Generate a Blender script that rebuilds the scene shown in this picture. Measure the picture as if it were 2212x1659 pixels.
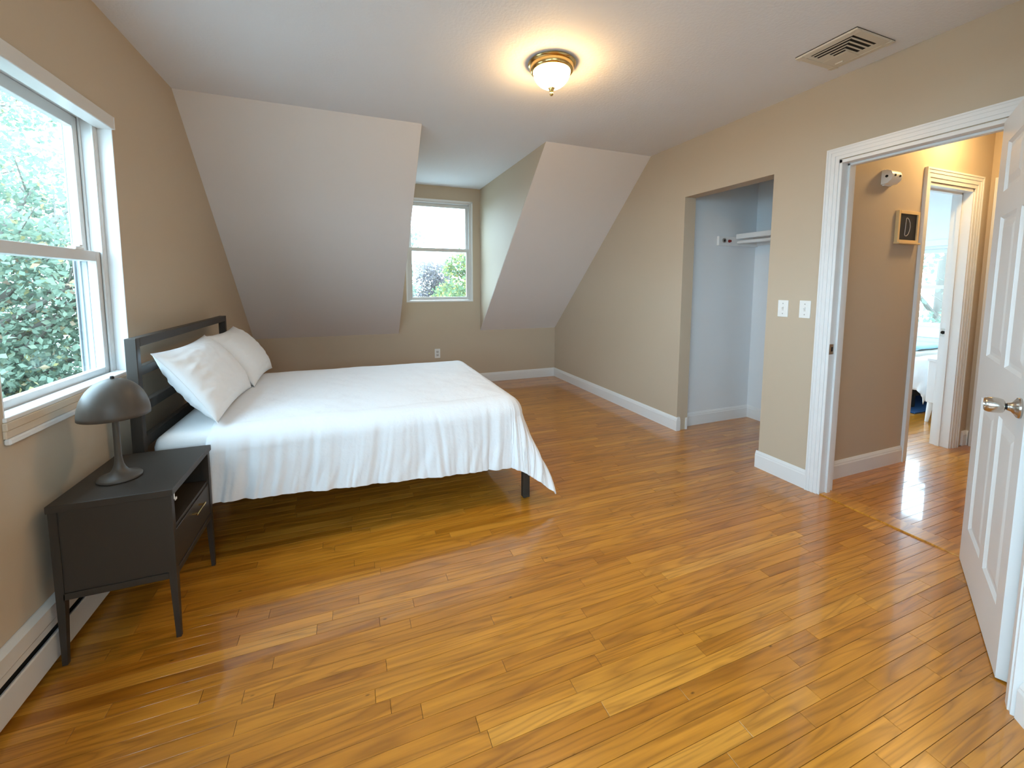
import bpy, bmesh, math, random
import numpy as np
from mathutils import Vector, Matrix

for _o in list(bpy.data.objects):
    bpy.data.objects.remove(_o, do_unlink=True)
scene = bpy.context.scene
C = scene.collection
random.seed(7)
rng = np.random.default_rng(7)

# ------------------------------------------------------------------ camera
CAM = Vector((0.9514, 0.0, 1.2453))
YAW, PITCH, ROLL, FPX = 0.3733, 0.0885, 0.0027, 892.6
fw = Vector((math.sin(YAW) * math.cos(PITCH), math.cos(YAW) * math.cos(PITCH), -math.sin(PITCH)))
rt = Vector((math.cos(YAW), -math.sin(YAW), 0.0))
up = rt.cross(fw)
rt2 = rt * math.cos(ROLL) + up * math.sin(ROLL)
up2 = rt2.cross(fw)
camd = bpy.data.cameras.new('camera')
cam = bpy.data.objects.new('camera', camd)
C.objects.link(cam)
cam.matrix_world = Matrix(((rt2.x, up2.x, -fw.x, CAM.x), (rt2.y, up2.y, -fw.y, CAM.y), (rt2.z, up2.z, -fw.z, CAM.z), (0, 0, 0, 1)))
camd.sensor_fit = 'HORIZONTAL'
camd.sensor_width = 36.0
camd.lens = FPX / 2212.0 * 36.0
camd.shift_y = (693.2 - 829.5) / 2212.0
camd.clip_start = 0.02
scene.camera = cam

# ------------------------------------------------------------------ world: bright overcast sky
SKY = 17.0
world = bpy.data.worlds.new('overcast_sky')
scene.world = world
world.use_nodes = True
_bg = world.node_tree.nodes['Background']
_bg.inputs['Color'].default_value = (0.56, 0.79, 1.0, 1)
_bg.inputs['Strength'].default_value = SKY

vs = scene.view_settings
vs.view_transform = 'Standard'
vs.look = 'None'
vs.gamma = 1.0
vs.use_curve_mapping = False
vs.exposure = 0.22
scene.cycles.use_denoising = True
scene.cycles.max_bounces = 7
scene.cycles.diffuse_bounces = 5
scene.cycles.glossy_bounces = 3
scene.cycles.transparent_max_bounces = 12
scene.cycles.adaptive_threshold = 0.03
scene.cycles.debug_use_spatial_splits = True
scene.cycles.sample_clamp_indirect = 8.0
scene.cycles.caustics_reflective = False
scene.cycles.caustics_refractive = False



def portal(name, loc, direction, sx, sy):
    """window portal: tells the renderer where daylight enters; gives no light of its own"""
    ld = bpy.data.lights.new(name, 'AREA')
    ld.shape = 'RECTANGLE'
    ld.size, ld.size_y = sx, sy
    ld.cycles.is_portal = True
    o = bpy.data.objects.new(name, ld)
    C.objects.link(o)
    o.location = loc
    o.rotation_euler = Vector(direction).to_track_quat('-Z', 'Z').to_euler()
    return o


portal('daylight_portal', (-0.17, 2.01, 1.41), (1, 0, 0), 0.80, 1.16)
portal('daylight_portal', (1.972, 5.13, 1.637), (0, -1, 0), 0.84, 1.24)
portal('daylight_portal', (7.46, 2.66, 1.22), (-1, 0, 0), 0.76, 1.0)
portal('daylight_portal', (6.05, 4.33, 1.275), (0, -1, 0), 2.14, 1.90)
portal('daylight_portal', (-0.17, -0.40, 1.39), (1, 0, 0), 2.44, 1.20)
portal('daylight_portal', (1.0, -1.91, 1.65), (0, 1, 0), 1.34, 0.94)

# strengths of the lamps in the place
CEIL_LAMP = 88.0
HALL_LAMP = 90.0

# room dimensions (metres): left wall x=0, knee wall y=D, right wall x=W
W, D, K, H, YS = 3.5225, 4.974, 0.665, 2.40, 3.129
XD1, XD2 = 1.474, 2.470
WT = 0.115
YF = -1.75                       # wall behind the camera


# ------------------------------------------------------------------ materials
def new_mat(name):
    m = bpy.data.materials.new(name)
    m.use_nodes = True
    nt = m.node_tree
    b = nt.nodes['Principled BSDF']
    return m, nt, b


def N(nt, t, **kw):
    n = nt.nodes.new(t)
    for k, v in kw.items():
        setattr(n, k, v)
    return n


def paint(name, col, rough=0.6, var=0.03, bump=0.02, scale=60.0, spec=0.3, metal=0.0, bdist=0.002):
    m, nt, b = new_mat(name)
    b.inputs['Roughness'].default_value = rough
    b.inputs['Specular IOR Level'].default_value = spec
    b.inputs['Metallic'].default_value = metal
    tc = N(nt, 'ShaderNodeTexCoord')
    n1 = N(nt, 'ShaderNodeTexNoise')
    n1.inputs['Scale'].default_value = 3.0
    n1.inputs['Detail'].default_value = 4.0
    nt.links.new(tc.outputs['Object'], n1.inputs['Vector'])
    mx = N(nt, 'ShaderNodeMix', data_type='RGBA')
    lo = [max(0, c * (1 - var)) for c in col]
    hi = [min(1, c * (1 + var)) for c in col]
    mx.inputs['A'].default_value = (*lo, 1)
    mx.inputs['B'].default_value = (*hi, 1)
    nt.links.new(n1.outputs['Fac'], mx.inputs['Factor'])
    nt.links.new(mx.outputs['Result'], b.inputs['Base Color'])
    if bump > 0:
        n2 = N(nt, 'ShaderNodeTexNoise')
        n2.inputs['Scale'].default_value = scale
        n2.inputs['Detail'].default_value = 3.0
        nt.links.new(tc.outputs['Object'], n2.inputs['Vector'])
        bp = N(nt, 'ShaderNodeBump')
        bp.inputs['Strength'].default_value = bump
        bp.inputs['Distance'].default_value = bdist
        nt.links.new(n2.outputs['Fac'], bp.inputs['Height'])
        nt.links.new(bp.outputs['Normal'], b.inputs['Normal'])
    return m


M = {}
M['wall'] = paint('beige_wall_paint', (0.535, 0.438, 0.328), 0.65, 0.02, 0.10, 220, 0.25, bdist=0.001)
M['ceil'] = paint('ceiling_paint', (0.79, 0.80, 0.835), 0.75, 0.015, 0.35, 70, 0.2, bdist=0.004)
M['slope'] = paint('slope_paint', (0.74, 0.70, 0.68), 0.7, 0.015, 0.12, 160, 0.2, bdist=0.001)
M['closet'] = paint('closet_paint', (0.76, 0.775, 0.79), 0.65, 0.02, 0.08, 200, 0.25, bdist=0.001)
M['grey_wall'] = paint('pale_grey_paint', (0.80, 0.78, 0.77), 0.65, 0.02, 0.05, 200, 0.25)
M['trim'] = paint('white_gloss_trim', (0.78, 0.78, 0.775), 0.32, 0.015, 0.02, 40, 0.45)
M['door'] = paint('white_door_paint', (0.76, 0.765, 0.76), 0.36, 0.01, 0.02, 60, 0.45)
M['vinyl'] = paint('white_vinyl', (0.66, 0.645, 0.625), 0.35, 0.01, 0.0, 40, 0.4)
M['pine'] = paint('bare_wood_trim', (0.66, 0.56, 0.44), 0.5, 0.12, 0.1, 20, 0.3)
M['plate'] = paint('white_plastic', (0.82, 0.82, 0.80), 0.35, 0.0, 0.0, 40, 0.4)
M['dark_hole'] = paint('dark_recess', (0.012, 0.011, 0.010), 0.8, 0.0, 0.0)
M['bed_metal'] = paint('charcoal_powdercoat', (0.044, 0.035, 0.028), 0.5, 0.06, 0.05, 300, 0.28)
M['stand'] = paint('dark_bronze_metal', (0.043, 0.033, 0.025), 0.45, 0.06, 0.05, 260, 0.32)
M['lamp'] = paint('taupe_enamel', (0.090, 0.073, 0.059), 0.42, 0.03, 0.0, 100, 0.3)
M['lamp_black'] = paint('black_plastic', (0.015, 0.014, 0.014), 0.4, 0.0, 0.0)
M['brass'] = paint('polished_brass', (0.78, 0.55, 0.22), 0.18, 0.05, 0.0, 40, 0.5, 1.0)
M['nickel'] = paint('satin_nickel', (0.56, 0.52, 0.47), 0.24, 0.04, 0.0, 40, 0.5, 1.0)
M['steel'] = paint('dull_steel', (0.42, 0.40, 0.37), 0.4, 0.05, 0.0, 40, 0.5, 1.0)
M['heater'] = paint('heater_enamel', (0.66, 0.64, 0.61), 0.4, 0.02, 0.03, 80, 0.4)
M['vent'] = paint('cream_enamel', (0.66, 0.60, 0.50), 0.45, 0.03, 0.0, 80, 0.35)
M['sign_black'] = paint('navy_board', (0.004, 0.005, 0.014), 0.5, 0.0, 0.0)
M['sign_frame'] = paint('pale_wood_frame', (0.72, 0.52, 0.27), 0.5, 0.06, 0.05, 30, 0.3)
M['chalk'] = paint('chalk_line', (0.55, 0.50, 0.46), 0.9, 0.2, 0.0)
M['red'] = paint('dark_red_plastic', (0.22, 0.02, 0.018), 0.4, 0.0, 0.0)
M['white_furn'] = paint('white_lacquer', (0.74, 0.72, 0.72), 0.35, 0.01, 0.0)
M['blue_cloth'] = paint('pale_blue_blanket', (0.42, 0.62, 0.74), 0.9, 0.15, 0.4, 60, 0.1, bdist=0.006)
M['beige_cloth'] = paint('oatmeal_throw', (0.62, 0.54, 0.46), 0.9, 0.06, 0.3, 90, 0.1)
M['dark_cloth'] = paint('black_bed_base', (0.012, 0.011, 0.011), 0.85, 0.0, 0.0)
M['rug'] = paint('blue_rug', (0.03, 0.07, 0.16), 0.95, 0.25, 0.3, 120, 0.1)
M['subfloor'] = paint('dark_joint', (0.055, 0.028, 0.010), 0.8, 0.1, 0.0)
M['ground'] = paint('light_bounce_ground', (0.30, 0.30, 0.285), 0.95, 0.3, 0.0)  # ground coloured pale to bounce daylight up onto the ceiling
M['bark'] = paint('grey_bark', (0.16, 0.14, 0.12), 0.9, 0.3, 0.3, 30, 0.1)
M['ext'] = paint('pale_siding', (0.55, 0.55, 0.53), 0.7, 0.03, 0.0)


def cloth(name, col, fine=420.0, crinkle=26.0, cs=0.25):
    m, nt, b = new_mat(name)
    b.inputs['Base Color'].default_value = (*col, 1)
    b.inputs['Roughness'].default_value = 0.85
    b.inputs['Specular IOR Level'].default_value = 0.15
    b.inputs['Sheen Weight'].default_value = 0.15
    tc = N(nt, 'ShaderNodeTexCoord')
    n1 = N(nt, 'ShaderNodeTexNoise')
    n1.inputs['Scale'].default_value = crinkle
    n1.inputs['Detail'].default_value = 5.0
    n1.inputs['Distortion'].default_value = 0.6
    nt.links.new(tc.outputs['Object'], n1.inputs['Vector'])
    n2 = N(nt, 'ShaderNodeTexNoise')
    n2.inputs['Scale'].default_value = fine
    nt.links.new(tc.outputs['Object'], n2.inputs['Vector'])
    b1 = N(nt, 'ShaderNodeBump')
    b1.inputs['Strength'].default_value = cs
    b1.inputs['Distance'].default_value = 0.010
    nt.links.new(n1.outputs['Fac'], b1.inputs['Height'])
    b2 = N(nt, 'ShaderNodeBump')
    b2.inputs['Strength'].default_value = 0.08
    b2.inputs['Distance'].default_value = 0.001
    nt.links.new(n2.outputs['Fac'], b2.inputs['Height'])
    nt.links.new(b1.outputs['Normal'], b2.inputs['Normal'])
    nt.links.new(b2.outputs['Normal'], b.inputs['Normal'])
    return m


M['duvet'] = cloth('white_cotton_duvet', (0.80, 0.80, 0.815), 420, 30, 0.22)
M['pillow'] = cloth('white_pillowcase', (0.80, 0.80, 0.805), 420, 14, 0.12)
M['sheet'] = cloth('white_fitted_sheet', (0.78, 0.77, 0.765), 420, 14, 0.10)


def glass_mat():
    m = bpy.data.materials.new('window_glass')
    m.use_nodes = True
    nt = m.node_tree
    nt.nodes.clear()
    out = N(nt, 'ShaderNodeOutputMaterial')
    tr = N(nt, 'ShaderNodeBsdfTransparent')
    tr.inputs['Color'].default_value = (0.93, 0.96, 0.95, 1)
    gl = N(nt, 'ShaderNodeBsdfGlossy')
    gl.inputs['Roughness'].default_value = 0.02
    lw = N(nt, 'ShaderNodeLayerWeight')
    lw.inputs['Blend'].default_value = 0.5
    pw = N(nt, 'ShaderNodeMath', operation='POWER')
    pw.inputs[1].default_value = 5.0
    nt.links.new(lw.outputs['Facing'], pw.inputs[0])
    fr = N(nt, 'ShaderNodeMath', operation='MULTIPLY_ADD')
    fr.inputs[1].default_value = 0.7
    fr.inputs[2].default_value = 0.025
    nt.links.new(pw.outputs[0], fr.inputs[0])
    mx = N(nt, 'ShaderNodeMixShader')
    nt.links.new(fr.outputs[0], mx.inputs['Fac'])
    nt.links.new(tr.outputs['BSDF'], mx.inputs[1])
    nt.links.new(gl.outputs['BSDF'], mx.inputs[2])
    nt.links.new(mx.outputs['Shader'], out.inputs['Surface'])
    return m


M['glass'] = glass_mat()


def glow_mat(name, col, strength):
    m, nt, b = new_mat(name)
    b.inputs['Base Color'].default_value = (0.9, 0.88, 0.84, 1)
    b.inputs['Roughness'].default_value = 0.3
    b.inputs['Emission Color'].default_value = (*col, 1)
    b.inputs['Emission Strength'].default_value = strength
    return m


M['dome'] = glow_mat('lit_opal_glass', (1.0, 0.62, 0.26), CEIL_LAMP)
M['dome_hall'] = glow_mat('lit_hall_glass', (1.0, 0.68, 0.30), HALL_LAMP)


def plank_mat():
    m, nt, b = new_mat('amber_oak_strip')
    L = nt.links.new
    tc = N(nt, 'ShaderNodeTexCoord')
    at = N(nt, 'ShaderNodeAttribute', attribute_name='tone')
    sep = N(nt, 'ShaderNodeSeparateXYZ')
    L(tc.outputs['Object'], sep.inputs['Vector'])

    def mth(op, a, bb=None, c=None):
        n = N(nt, 'ShaderNodeMath', operation=op)
        for i, v in enumerate((a, bb, c)):
            if v is None:
                continue
            if isinstance(v, (int, float)):
                n.inputs[i].default_value = v
            else:
                L(v, n.inputs[i])
        return n.outputs[0]
    t = at.outputs['Fac']
    off = mth('MULTIPLY', t, 173.0)

    def coord(sx, sy):
        cb = N(nt, 'ShaderNodeCombineXYZ')
        L(mth('ADD', mth('MULTIPLY', sep.outputs['X'], sx), off), cb.inputs['X'])
        L(mth('MULTIPLY', sep.outputs['Y'], sy), cb.inputs['Y'])
        L(off, cb.inputs['Z'])
        return cb.outputs['Vector']

    def noise(v, scale, detail=4.0, dist=0.0):
        n = N(nt, 'ShaderNodeTexNoise')
        n.inputs['Scale'].default_value = scale
        n.inputs['Detail'].default_value = detail
        n.inputs['Distortion'].default_value = dist
        L(v, n.inputs['Vector'])
        return n.outputs['Fac']
    streak = noise(coord(2.2, 60.0), 1.0, 5.0, 0.3)
    fine = noise(coord(9.0, 260.0), 1.0, 3.0, 0.2)
    ringf = noise(coord(1.1, 13.0), 1.0, 2.0, 0.9)
    ring = mth('PINGPONG', mth('MULTIPLY', ringf, 7.0), 0.5)
    ring = mth('POWER', mth('MULTIPLY', ring, 2.0), 2.2)
    blot = noise(coord(3.0, 9.0), 1.0, 2.0, 0.0)
    # tone of the plank itself: three oak shades picked by the per-plank value
    rmp = N(nt, 'ShaderNodeValToRGB')
    e = rmp.color_ramp.elements
    e[0].position = 0.0
    e[0].color = (0.400, 0.138, 0.010, 1)
    e[1].position = 1.0
    e[1].color = (0.650, 0.288, 0.040, 1)
    e2 = rmp.color_ramp.elements.new(0.30)
    e2.color = (0.475, 0.176, 0.014, 1)
    e3 = rmp.color_ramp.elements.new(0.72)
    e3.color = (0.550, 0.216, 0.020, 1)
    L(t, rmp.inputs['Fac'])
    g = mth('ADD', mth('MULTIPLY', streak, 0.55), mth('ADD', mth('MULTIPLY', fine, 0.2), mth('MULTIPLY', blot, 0.25)))
    mr = N(nt, 'ShaderNodeMapRange')
    mr.inputs['From Min'].default_value = 0.30
    mr.inputs['From Max'].default_value = 0.70
    mr.inputs['To Min'].default_value = 0.72
    mr.inputs['To Max'].default_value = 1.24
    L(g, mr.inputs['Value'])
    rg = N(nt, 'ShaderNodeMapRange')
    rg.inputs['To Min'].default_value = 0.70
    rg.inputs['To Max'].default_value = 1.04
    L(mth('SUBTRACT', 1.0, ring), rg.inputs['Value'])
    tot = mth('MULTIPLY', mr.outputs['Result'], rg.outputs['Result'])
    mx = N(nt, 'ShaderNodeMix', data_type='RGBA', blend_type='MULTIPLY')
    mx.inputs['Factor'].default_value = 1.0
    L(rmp.outputs['Color'], mx.inputs['A'])
    cc = N(nt, 'ShaderNodeCombineColor')
    L(tot, cc.inputs[0])
    L(mth('POWER', tot, 1.12), cc.inputs[1])
    L(mth('POWER', tot, 1.3), cc.inputs[2])
    L(cc.outputs['Color'], mx.inputs['B'])
    # tiny dark knots
    vr = N(nt, 'ShaderNodeTexVoronoi')
    vr.inputs['Scale'].default_value = 1.0
    L(coord(5.0, 11.0), vr.inputs['Vector'])
    kn = N(nt, 'ShaderNodeMapRange')
    kn.inputs['From Min'].default_value = 0.012
    kn.inputs['From Max'].default_value = 0.05
    kn.inputs['To Min'].default_value = 0.25
    kn.inputs['To Max'].default_value = 1.0
    L(vr.outputs['Distance'], kn.inputs['Value'])
    mx2 = N(nt, 'ShaderNodeMix', data_type='RGBA', blend_type='MULTIPLY')
    mx2.inputs['Factor'].default_value = 1.0
    L(mx.outputs['Result'], mx2.inputs['A'])
    L(kn.outputs['Result'], mx2.inputs['B'])
    L(mx2.outputs['Result'], b.inputs['Base Color'])
    b.inputs['Specular IOR Level'].default_value = 0.5
    b.inputs['Coat Weight'].default_value = 0.75
    b.inputs['Coat Roughness'].default_value = 0.06
    b.inputs['Coat IOR'].default_value = 1.5
    b.inputs['Roughness'].default_value = 0.285
    wv = noise(tc.outputs['Object'], 5.0, 2.0)
    hgt = mth('ADD', mth('MULTIPLY', g, 0.12), wv)
    bp = N(nt, 'ShaderNodeBump')
    bp.inputs['Strength'].default_value = 0.03
    bp.inputs['Distance'].default_value = 0.004
    L(hgt, bp.inputs['Height'])
    L(bp.outputs['Normal'], b.inputs['Normal'])
    return m


M['plank'] = plank_mat()


def leaf_mat(name, stops, trans=0.45):
    m = bpy.data.materials.new(name)
    m.use_nodes = True
    nt = m.node_tree
    nt.nodes.clear()
    out = N(nt, 'ShaderNodeOutputMaterial')
    at = N(nt, 'ShaderNodeAttribute', attribute_name='tone')
    rmp = N(nt, 'ShaderNodeValToRGB')
    rmp.color_ramp.elements[0].position = stops[0][0]
    rmp.color_ramp.elements[0].color = (*stops[0][1], 1)
    rmp.color_ramp.elements[1].position = stops[-1][0]
    rmp.color_ramp.elements[1].color = (*stops[-1][1], 1)
    for p, c in stops[1:-1]:
        el = rmp.color_ramp.elements.new(p)
        el.color = (*c, 1)
    nt.links.new(at.outputs['Fac'], rmp.inputs['Fac'])
    df = N(nt, 'ShaderNodeBsdfDiffuse')
    tl = N(nt, 'ShaderNodeBsdfTranslucent')
    mx = N(nt, 'ShaderNodeMixShader')
    mx.inputs['Fac'].default_value = trans
    nt.links.new(rmp.outputs['Color'], df.inputs['Color'])
    nt.links.new(rmp.outputs['Color'], tl.inputs['Color'])
    nt.links.new(df.outputs['BSDF'], mx.inputs[1])
    nt.links.new(tl.outputs['BSDF'], mx.inputs[2])
    nt.links.new(mx.outputs['Shader'], out.inputs['Surface'])
    return m


M['leaf'] = leaf_mat('autumn_green_leaves', [(0.0, (0.15, 0.20, 0.15)), (0.55, (0.19, 0.245, 0.18)), (0.80, (0.25, 0.29, 0.205)),
                                             (0.90, (0.36, 0.31, 0.14)), (1.0, (0.36, 0.25, 0.19))])
M['leaf_olive'] = leaf_mat('yellowing_leaves', [(0.0, (0.11, 0.16, 0.10)), (0.5, (0.17, 0.21, 0.10)), (0.8, (0.30, 0.28, 0.10)), (1.0, (0.42, 0.32, 0.10))])
M['leaf_lilac'] = leaf_mat('faded_leaves', [(0.0, (0.15, 0.135, 0.14)), (0.6, (0.20, 0.175, 0.175)), (1.0, (0.25, 0.21, 0.16))])


# ------------------------------------------------------------------ geometry helpers
def bx(bm, x0, x1, y0, y1, z0, z1):
    v = [bm.verts.new(p) for p in ((x0, y0, z0), (x1, y0, z0), (x1, y1, z0), (x0, y1, z0), (x0, y0, z1), (x1, y0, z1), (x1, y1, z1), (x0, y1, z1))]
    for f in ((0, 3, 2, 1), (4, 5, 6, 7), (0, 1, 5, 4), (1, 2, 6, 5), (2, 3, 7, 6), (3, 0, 4, 7)):
        bm.faces.new([v[i] for i in f])
    return v


def box(x0, x1, y0, y1, z0, z1, bev=0.0, seg=2):
    bm = bmesh.new()
    bx(bm, x0, x1, y0, y1, z0, z1)
    if bev > 0:
        bmesh.ops.bevel(bm, geom=list(bm.edges), offset=bev, segments=seg, affect='EDGES', profile=0.5)
    return bm


def prism(pts, axis, a0, a1):
    """polygon pts in the two other axes, extruded along axis"""
    bm = bmesh.new()

    def mk(p, a):
        if axis == 0:
            return (a, p[0], p[1])
        if axis == 1:
            return (p[0], a, p[1])
        return (p[0], p[1], a)
    A = [bm.verts.new(mk(p, a0)) for p in pts]
    B = [bm.verts.new(mk(p, a1)) for p in pts]
    n = len(pts)
    bm.faces.new(A[::-1])
    bm.faces.new(B)
    for i in range(n):
        bm.faces.new((A[i], A[(i + 1) % n], B[(i + 1) % n], B[i]))
    bmesh.ops.recalc_face_normals(bm, faces=bm.faces)
    return bm


def sweep(profile, p0, p1, nrm):
    """moulding: profile (out, up) swept from p0 to p1; nrm is the horizontal direction out of the wall"""
    bm = bmesh.new()
    nrm = Vector(nrm)
    rows = []
    for p in (Vector(p0), Vector(p1)):
        rows.append([bm.verts.new(p + nrm * o + Vector((0, 0, u))) for o, u in profile])
    n = len(profile)
    for i in range(n):
        bm.faces.new((rows[0][i], rows[0][(i + 1) % n], rows[1][(i + 1) % n], rows[1][i]))
    bm.faces.new(rows[0][::-1])
    bm.faces.new(rows[1])
    bmesh.ops.recalc_face_normals(bm, faces=bm.faces)
    return bm


def lathe(profile, seg=40, cx=0, cy=0, cz=0, caps=True):
    bm = bmesh.new()
    rings = []
    for r, z in profile:
        if r < 1e-5:
            rings.append([bm.verts.new((cx, cy, cz + z))])
        else:
            rings.append([bm.verts.new((cx + r * math.cos(2 * math.pi * k / seg), cy + r * math.sin(2 * math.pi * k / seg), cz + z)) for k in range(seg)])
    for a, b in zip(rings[:-1], rings[1:]):
        for k in range(seg):
            k2 = (k + 1) % seg
            if len(a) == 1 and len(b) == 1:
                continue
            if len(a) == 1:
                bm.faces.new((a[0], b[k], b[k2]))
            elif len(b) == 1:
                bm.faces.new((a[k], b[0], a[k2]))
            else:
                bm.faces.new((a[k], b[k], b[k2], a[k2]))
    if caps:
        for r in (rings[0], rings[-1]):
            if len(r) > 1:
                bm.faces.new(r)
    bmesh.ops.recalc_face_normals(bm, faces=bm.faces)
    return bm


def tube(p0, p1, r, seg=14, r1=None):
    p0, p1 = Vector(p0), Vector(p1)
    d = (p1 - p0)
    L_ = d.length
    d.normalize()
    q = Vector((0, 0, 1)).rotation_difference(d).to_matrix().to_4x4()
    bm = lathe([(r, 0), (r if r1 is None else r1, L_)], seg)
    bmesh.ops.transform(bm, matrix=Matrix.Translation(p0) @ q, verts=bm.verts)
    return bm


def join(*bms):
    out = bmesh.new()
    for b in bms:
        me = bpy.data.meshes.new('tmp')
        b.to_mesh(me)
        b.free()
        out.from_mesh(me)
        bpy.data.meshes.remove(me)
    return out


def wall_holes(axis, a0, a1, u0, u1, z0, z1, holes):
    """box wall, thin along axis (0: x, 1: y), long along the other, with rectangular holes (u0,u1,z0,z1)"""
    us = sorted({u0, u1, *[h for q in holes for h in q[:2] if u0 < h < u1]})
    zs = sorted({z0, z1, *[h for q in holes for h in q[2:] if z0 < h < z1]})
    bm = bmesh.new()
    for i in range(len(us) - 1):
        for j in range(len(zs) - 1):
            mu, mz = (us[i] + us[i + 1]) / 2, (zs[j] + zs[j + 1]) / 2
            if any(h[0] < mu < h[1] and h[2] < mz < h[3] for h in holes):
                continue
            if axis == 0:
                bx(bm, a0, a1, us[i], us[i + 1], zs[j], zs[j + 1])
            else:
                bx(bm, us[i], us[i + 1], a0, a1, zs[j], zs[j + 1])
    bmesh.ops.remove_doubles(bm, verts=bm.verts, dist=1e-5)
    # drop the faces shared by two neighbouring blocks
    seen = {}
    for f in bm.faces:
        seen.setdefault(tuple(sorted(v.index for v in f.verts)), []).append(f)
    bm.verts.index_update()
    seen = {}
    for f in bm.faces:
        seen.setdefault(tuple(sorted(v.index for v in f.verts)), []).append(f)
    dead = [f for fs in seen.values() if len(fs) > 1 for f in fs]
    if dead:
        bmesh.ops.delete(bm, geom=dead, context='FACES_ONLY')
    return bm


def obj(name, bm, mat, parent=None, smooth=False, origin=None):
    me = bpy.data.meshes.new(name)
    bm.to_mesh(me)
    bm.free()
    me.materials.append(M[mat] if isinstance(mat, str) else mat)
    if smooth:
        me.polygons.foreach_set('use_smooth', [True] * len(me.polygons))
        if smooth != 'all':
            me.set_sharp_from_angle(angle=math.radians(smooth if not isinstance(smooth, bool) else 40))
    o = bpy.data.objects.new(name, me)
    C.objects.link(o)
    if parent is not None:
        o.parent = parent
        base = parent
        chain = Matrix.Identity(4)
        while base is not None:
            chain = Matrix.Translation(base.location) @ chain if not base.get('_local') else chain
            base = base.parent
        if not _is_local(parent):
            loc = _world_loc(parent)
            o.matrix_parent_inverse = Matrix.Translation(-loc)
    return o


def _is_local(o):
    while o is not None:
        if o.name in LOCAL:
            return True
        o = o.parent
    return False


def _world_loc(o):
    # parts are built in world coordinates, so only a thing's Empty carries a location
    loc = Vector((0, 0, 0))
    while o is not None:
        if o.type == 'EMPTY':
            loc += o.location
        o = o.parent
    return loc if True else loc


LOCAL = set()


def tag(o, label, cat, group=None, kind=None):
    if label:
        o['label'] = label
    if cat:
        o['category'] = cat
    if group:
        o['group'] = group
    if kind:
        o['kind'] = kind
    return o


def thing(name, label, cat, loc=(0, 0, 0), group=None, kind=None, rotz=0.0, local=False):
    o = bpy.data.objects.new(name, None)
    o.empty_display_size = 0.05
    C.objects.link(o)
    o.location = loc
    o.rotation_euler = (0, 0, rotz)
    if local:
        LOCAL.add(o.name)
    return tag(o, label, cat, group, kind)


def part(name, bm, mat, parent, smooth=False):
    """a child built in world coordinates (or in the thing's own coordinates when the thing is local)"""
    me = bpy.data.meshes.new(name)
    bm.to_mesh(me)
    bm.free()
    me.materials.append(M[mat] if isinstance(mat, str) else mat)
    if smooth:
        me.polygons.foreach_set('use_smooth', [True] * len(me.polygons))
        if smooth != 'all':
            me.set_sharp_from_angle(angle=math.radians(40))
    o = bpy.data.objects.new(name, me)
    C.objects.link(o)
    o.parent = parent
    if parent.type == 'EMPTY' and not _is_local(parent):
        o.matrix_parent_inverse = Matrix.Translation(-parent.location)
    return o


def struct(name, bm, mat, label=None, parent=None, smooth=False):
    if parent is not None:
        return part(name, bm, mat, parent, smooth)
    me = bpy.data.meshes.new(name)
    bm.to_mesh(me)
    bm.free()
    me.materials.append(M[mat])
    if smooth:
        me.polygons.foreach_set('use_smooth', [True] * len(me.polygons))
        me.set_sharp_from_angle(angle=math.radians(40))
    o = bpy.data.objects.new(name, me)
    C.objects.link(o)
    o['kind'] = 'structure'
    if label:
        o['label'] = label
    return o


# ================================================================== the shell
# ---- left wall with the big window
W1 = (1.635, 2.390, 0.815, 1.975)          # window_1 opening: y0,y1,z0,z1
W4 = (-1.60, 0.80, 0.80, 1.975)            # unseen window added in the left wall to bring in more daylight
struct('wall_left', wall_holes(0, -0.16, 0.0, YF - 0.15, D + 0.15, -0.3, H + 0.1, [W1, W4]), 'wall', 'beige painted gable wall beside the bed')
W5 = (0.35, 1.65, 1.20, 2.10)              # unseen window added behind the camera as a daylight source
struct('wall_front', wall_holes(1, YF - 0.15, YF, -0.16, 2.45, -0.3, H + 0.1, [W5]), 'wall', 'beige painted wall behind the viewer')
# ---- knee wall and dormer window wall
W2 = (1.572, 2.373, 1.033, 2.240)
bm_k = join(wall_holes(1, D, D + 0.15, -0.16, W + WT, -0.3, K + 0.12, []),
            wall_holes(1, D, D + 0.15, XD1 - 0.1, XD2 + 0.1, K + 0.12, H + 0.1, [W2]))
struct('wall_back', bm_k, 'wall', 'low beige knee wall with the dormer window above')
# ---- right wall with closet opening and doorway
YC1, YC2, ZC = 2.696, 1.934, 1.957
YJ1, YJ2, ZDO = 1.550, 0.870, 1.940
struct('wall_right', wall_holes(0, W, W + WT, 0.80, D + 0.15, -0.3, H + 0.1, [(YC2, YC1, -0.05, ZC), (YJ2, YJ1, -0.05, ZDO)]), 'wall',
       'beige painted wall with closet opening and doorway')
# ---- angled near wall beside the open door and the wall running on past the viewer
EA, EB = Vector((W + 0.02, 0.855)), Vector((2.715, 0.475))
EC, ED = Vector((2.42, 0.12)), Vector((2.42, YF - 0.1))


def wall_seg(a, b, th=0.1, z0=-0.3, z1=H + 0.1):
    d = (b - a).normalized()
    n = Vector((-d.y, d.x)) * -1.0            # outwards, away from the room
    if n.dot(Vector((CAM.x, CAM.y)) - a) > 0:
        n = -n
    return prism([(a.x, a.y), (b.x, b.y), (b.x + n.x * th, b.y + n.y * th), (a.x + n.x * th, a.y + n.y * th)], 2, z0, z1)


struct('wall_entry', join(wall_seg(EA, EB), wall_seg(EB, EC), wall_seg(EC, ED)), 'wall', 'beige wall beside the open white door')
# ---- ceiling, slopes, dormer cheeks
struct('ceiling', join(box(-0.16, W + WT, YF - 0.15, YS, H, H + 0.1), box(XD1 - 0.02, XD2 + 0.02, YS, D + 0.15, H, H + 0.1)), 'ceil',
       'flat textured white ceiling running into the dormer')


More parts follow.
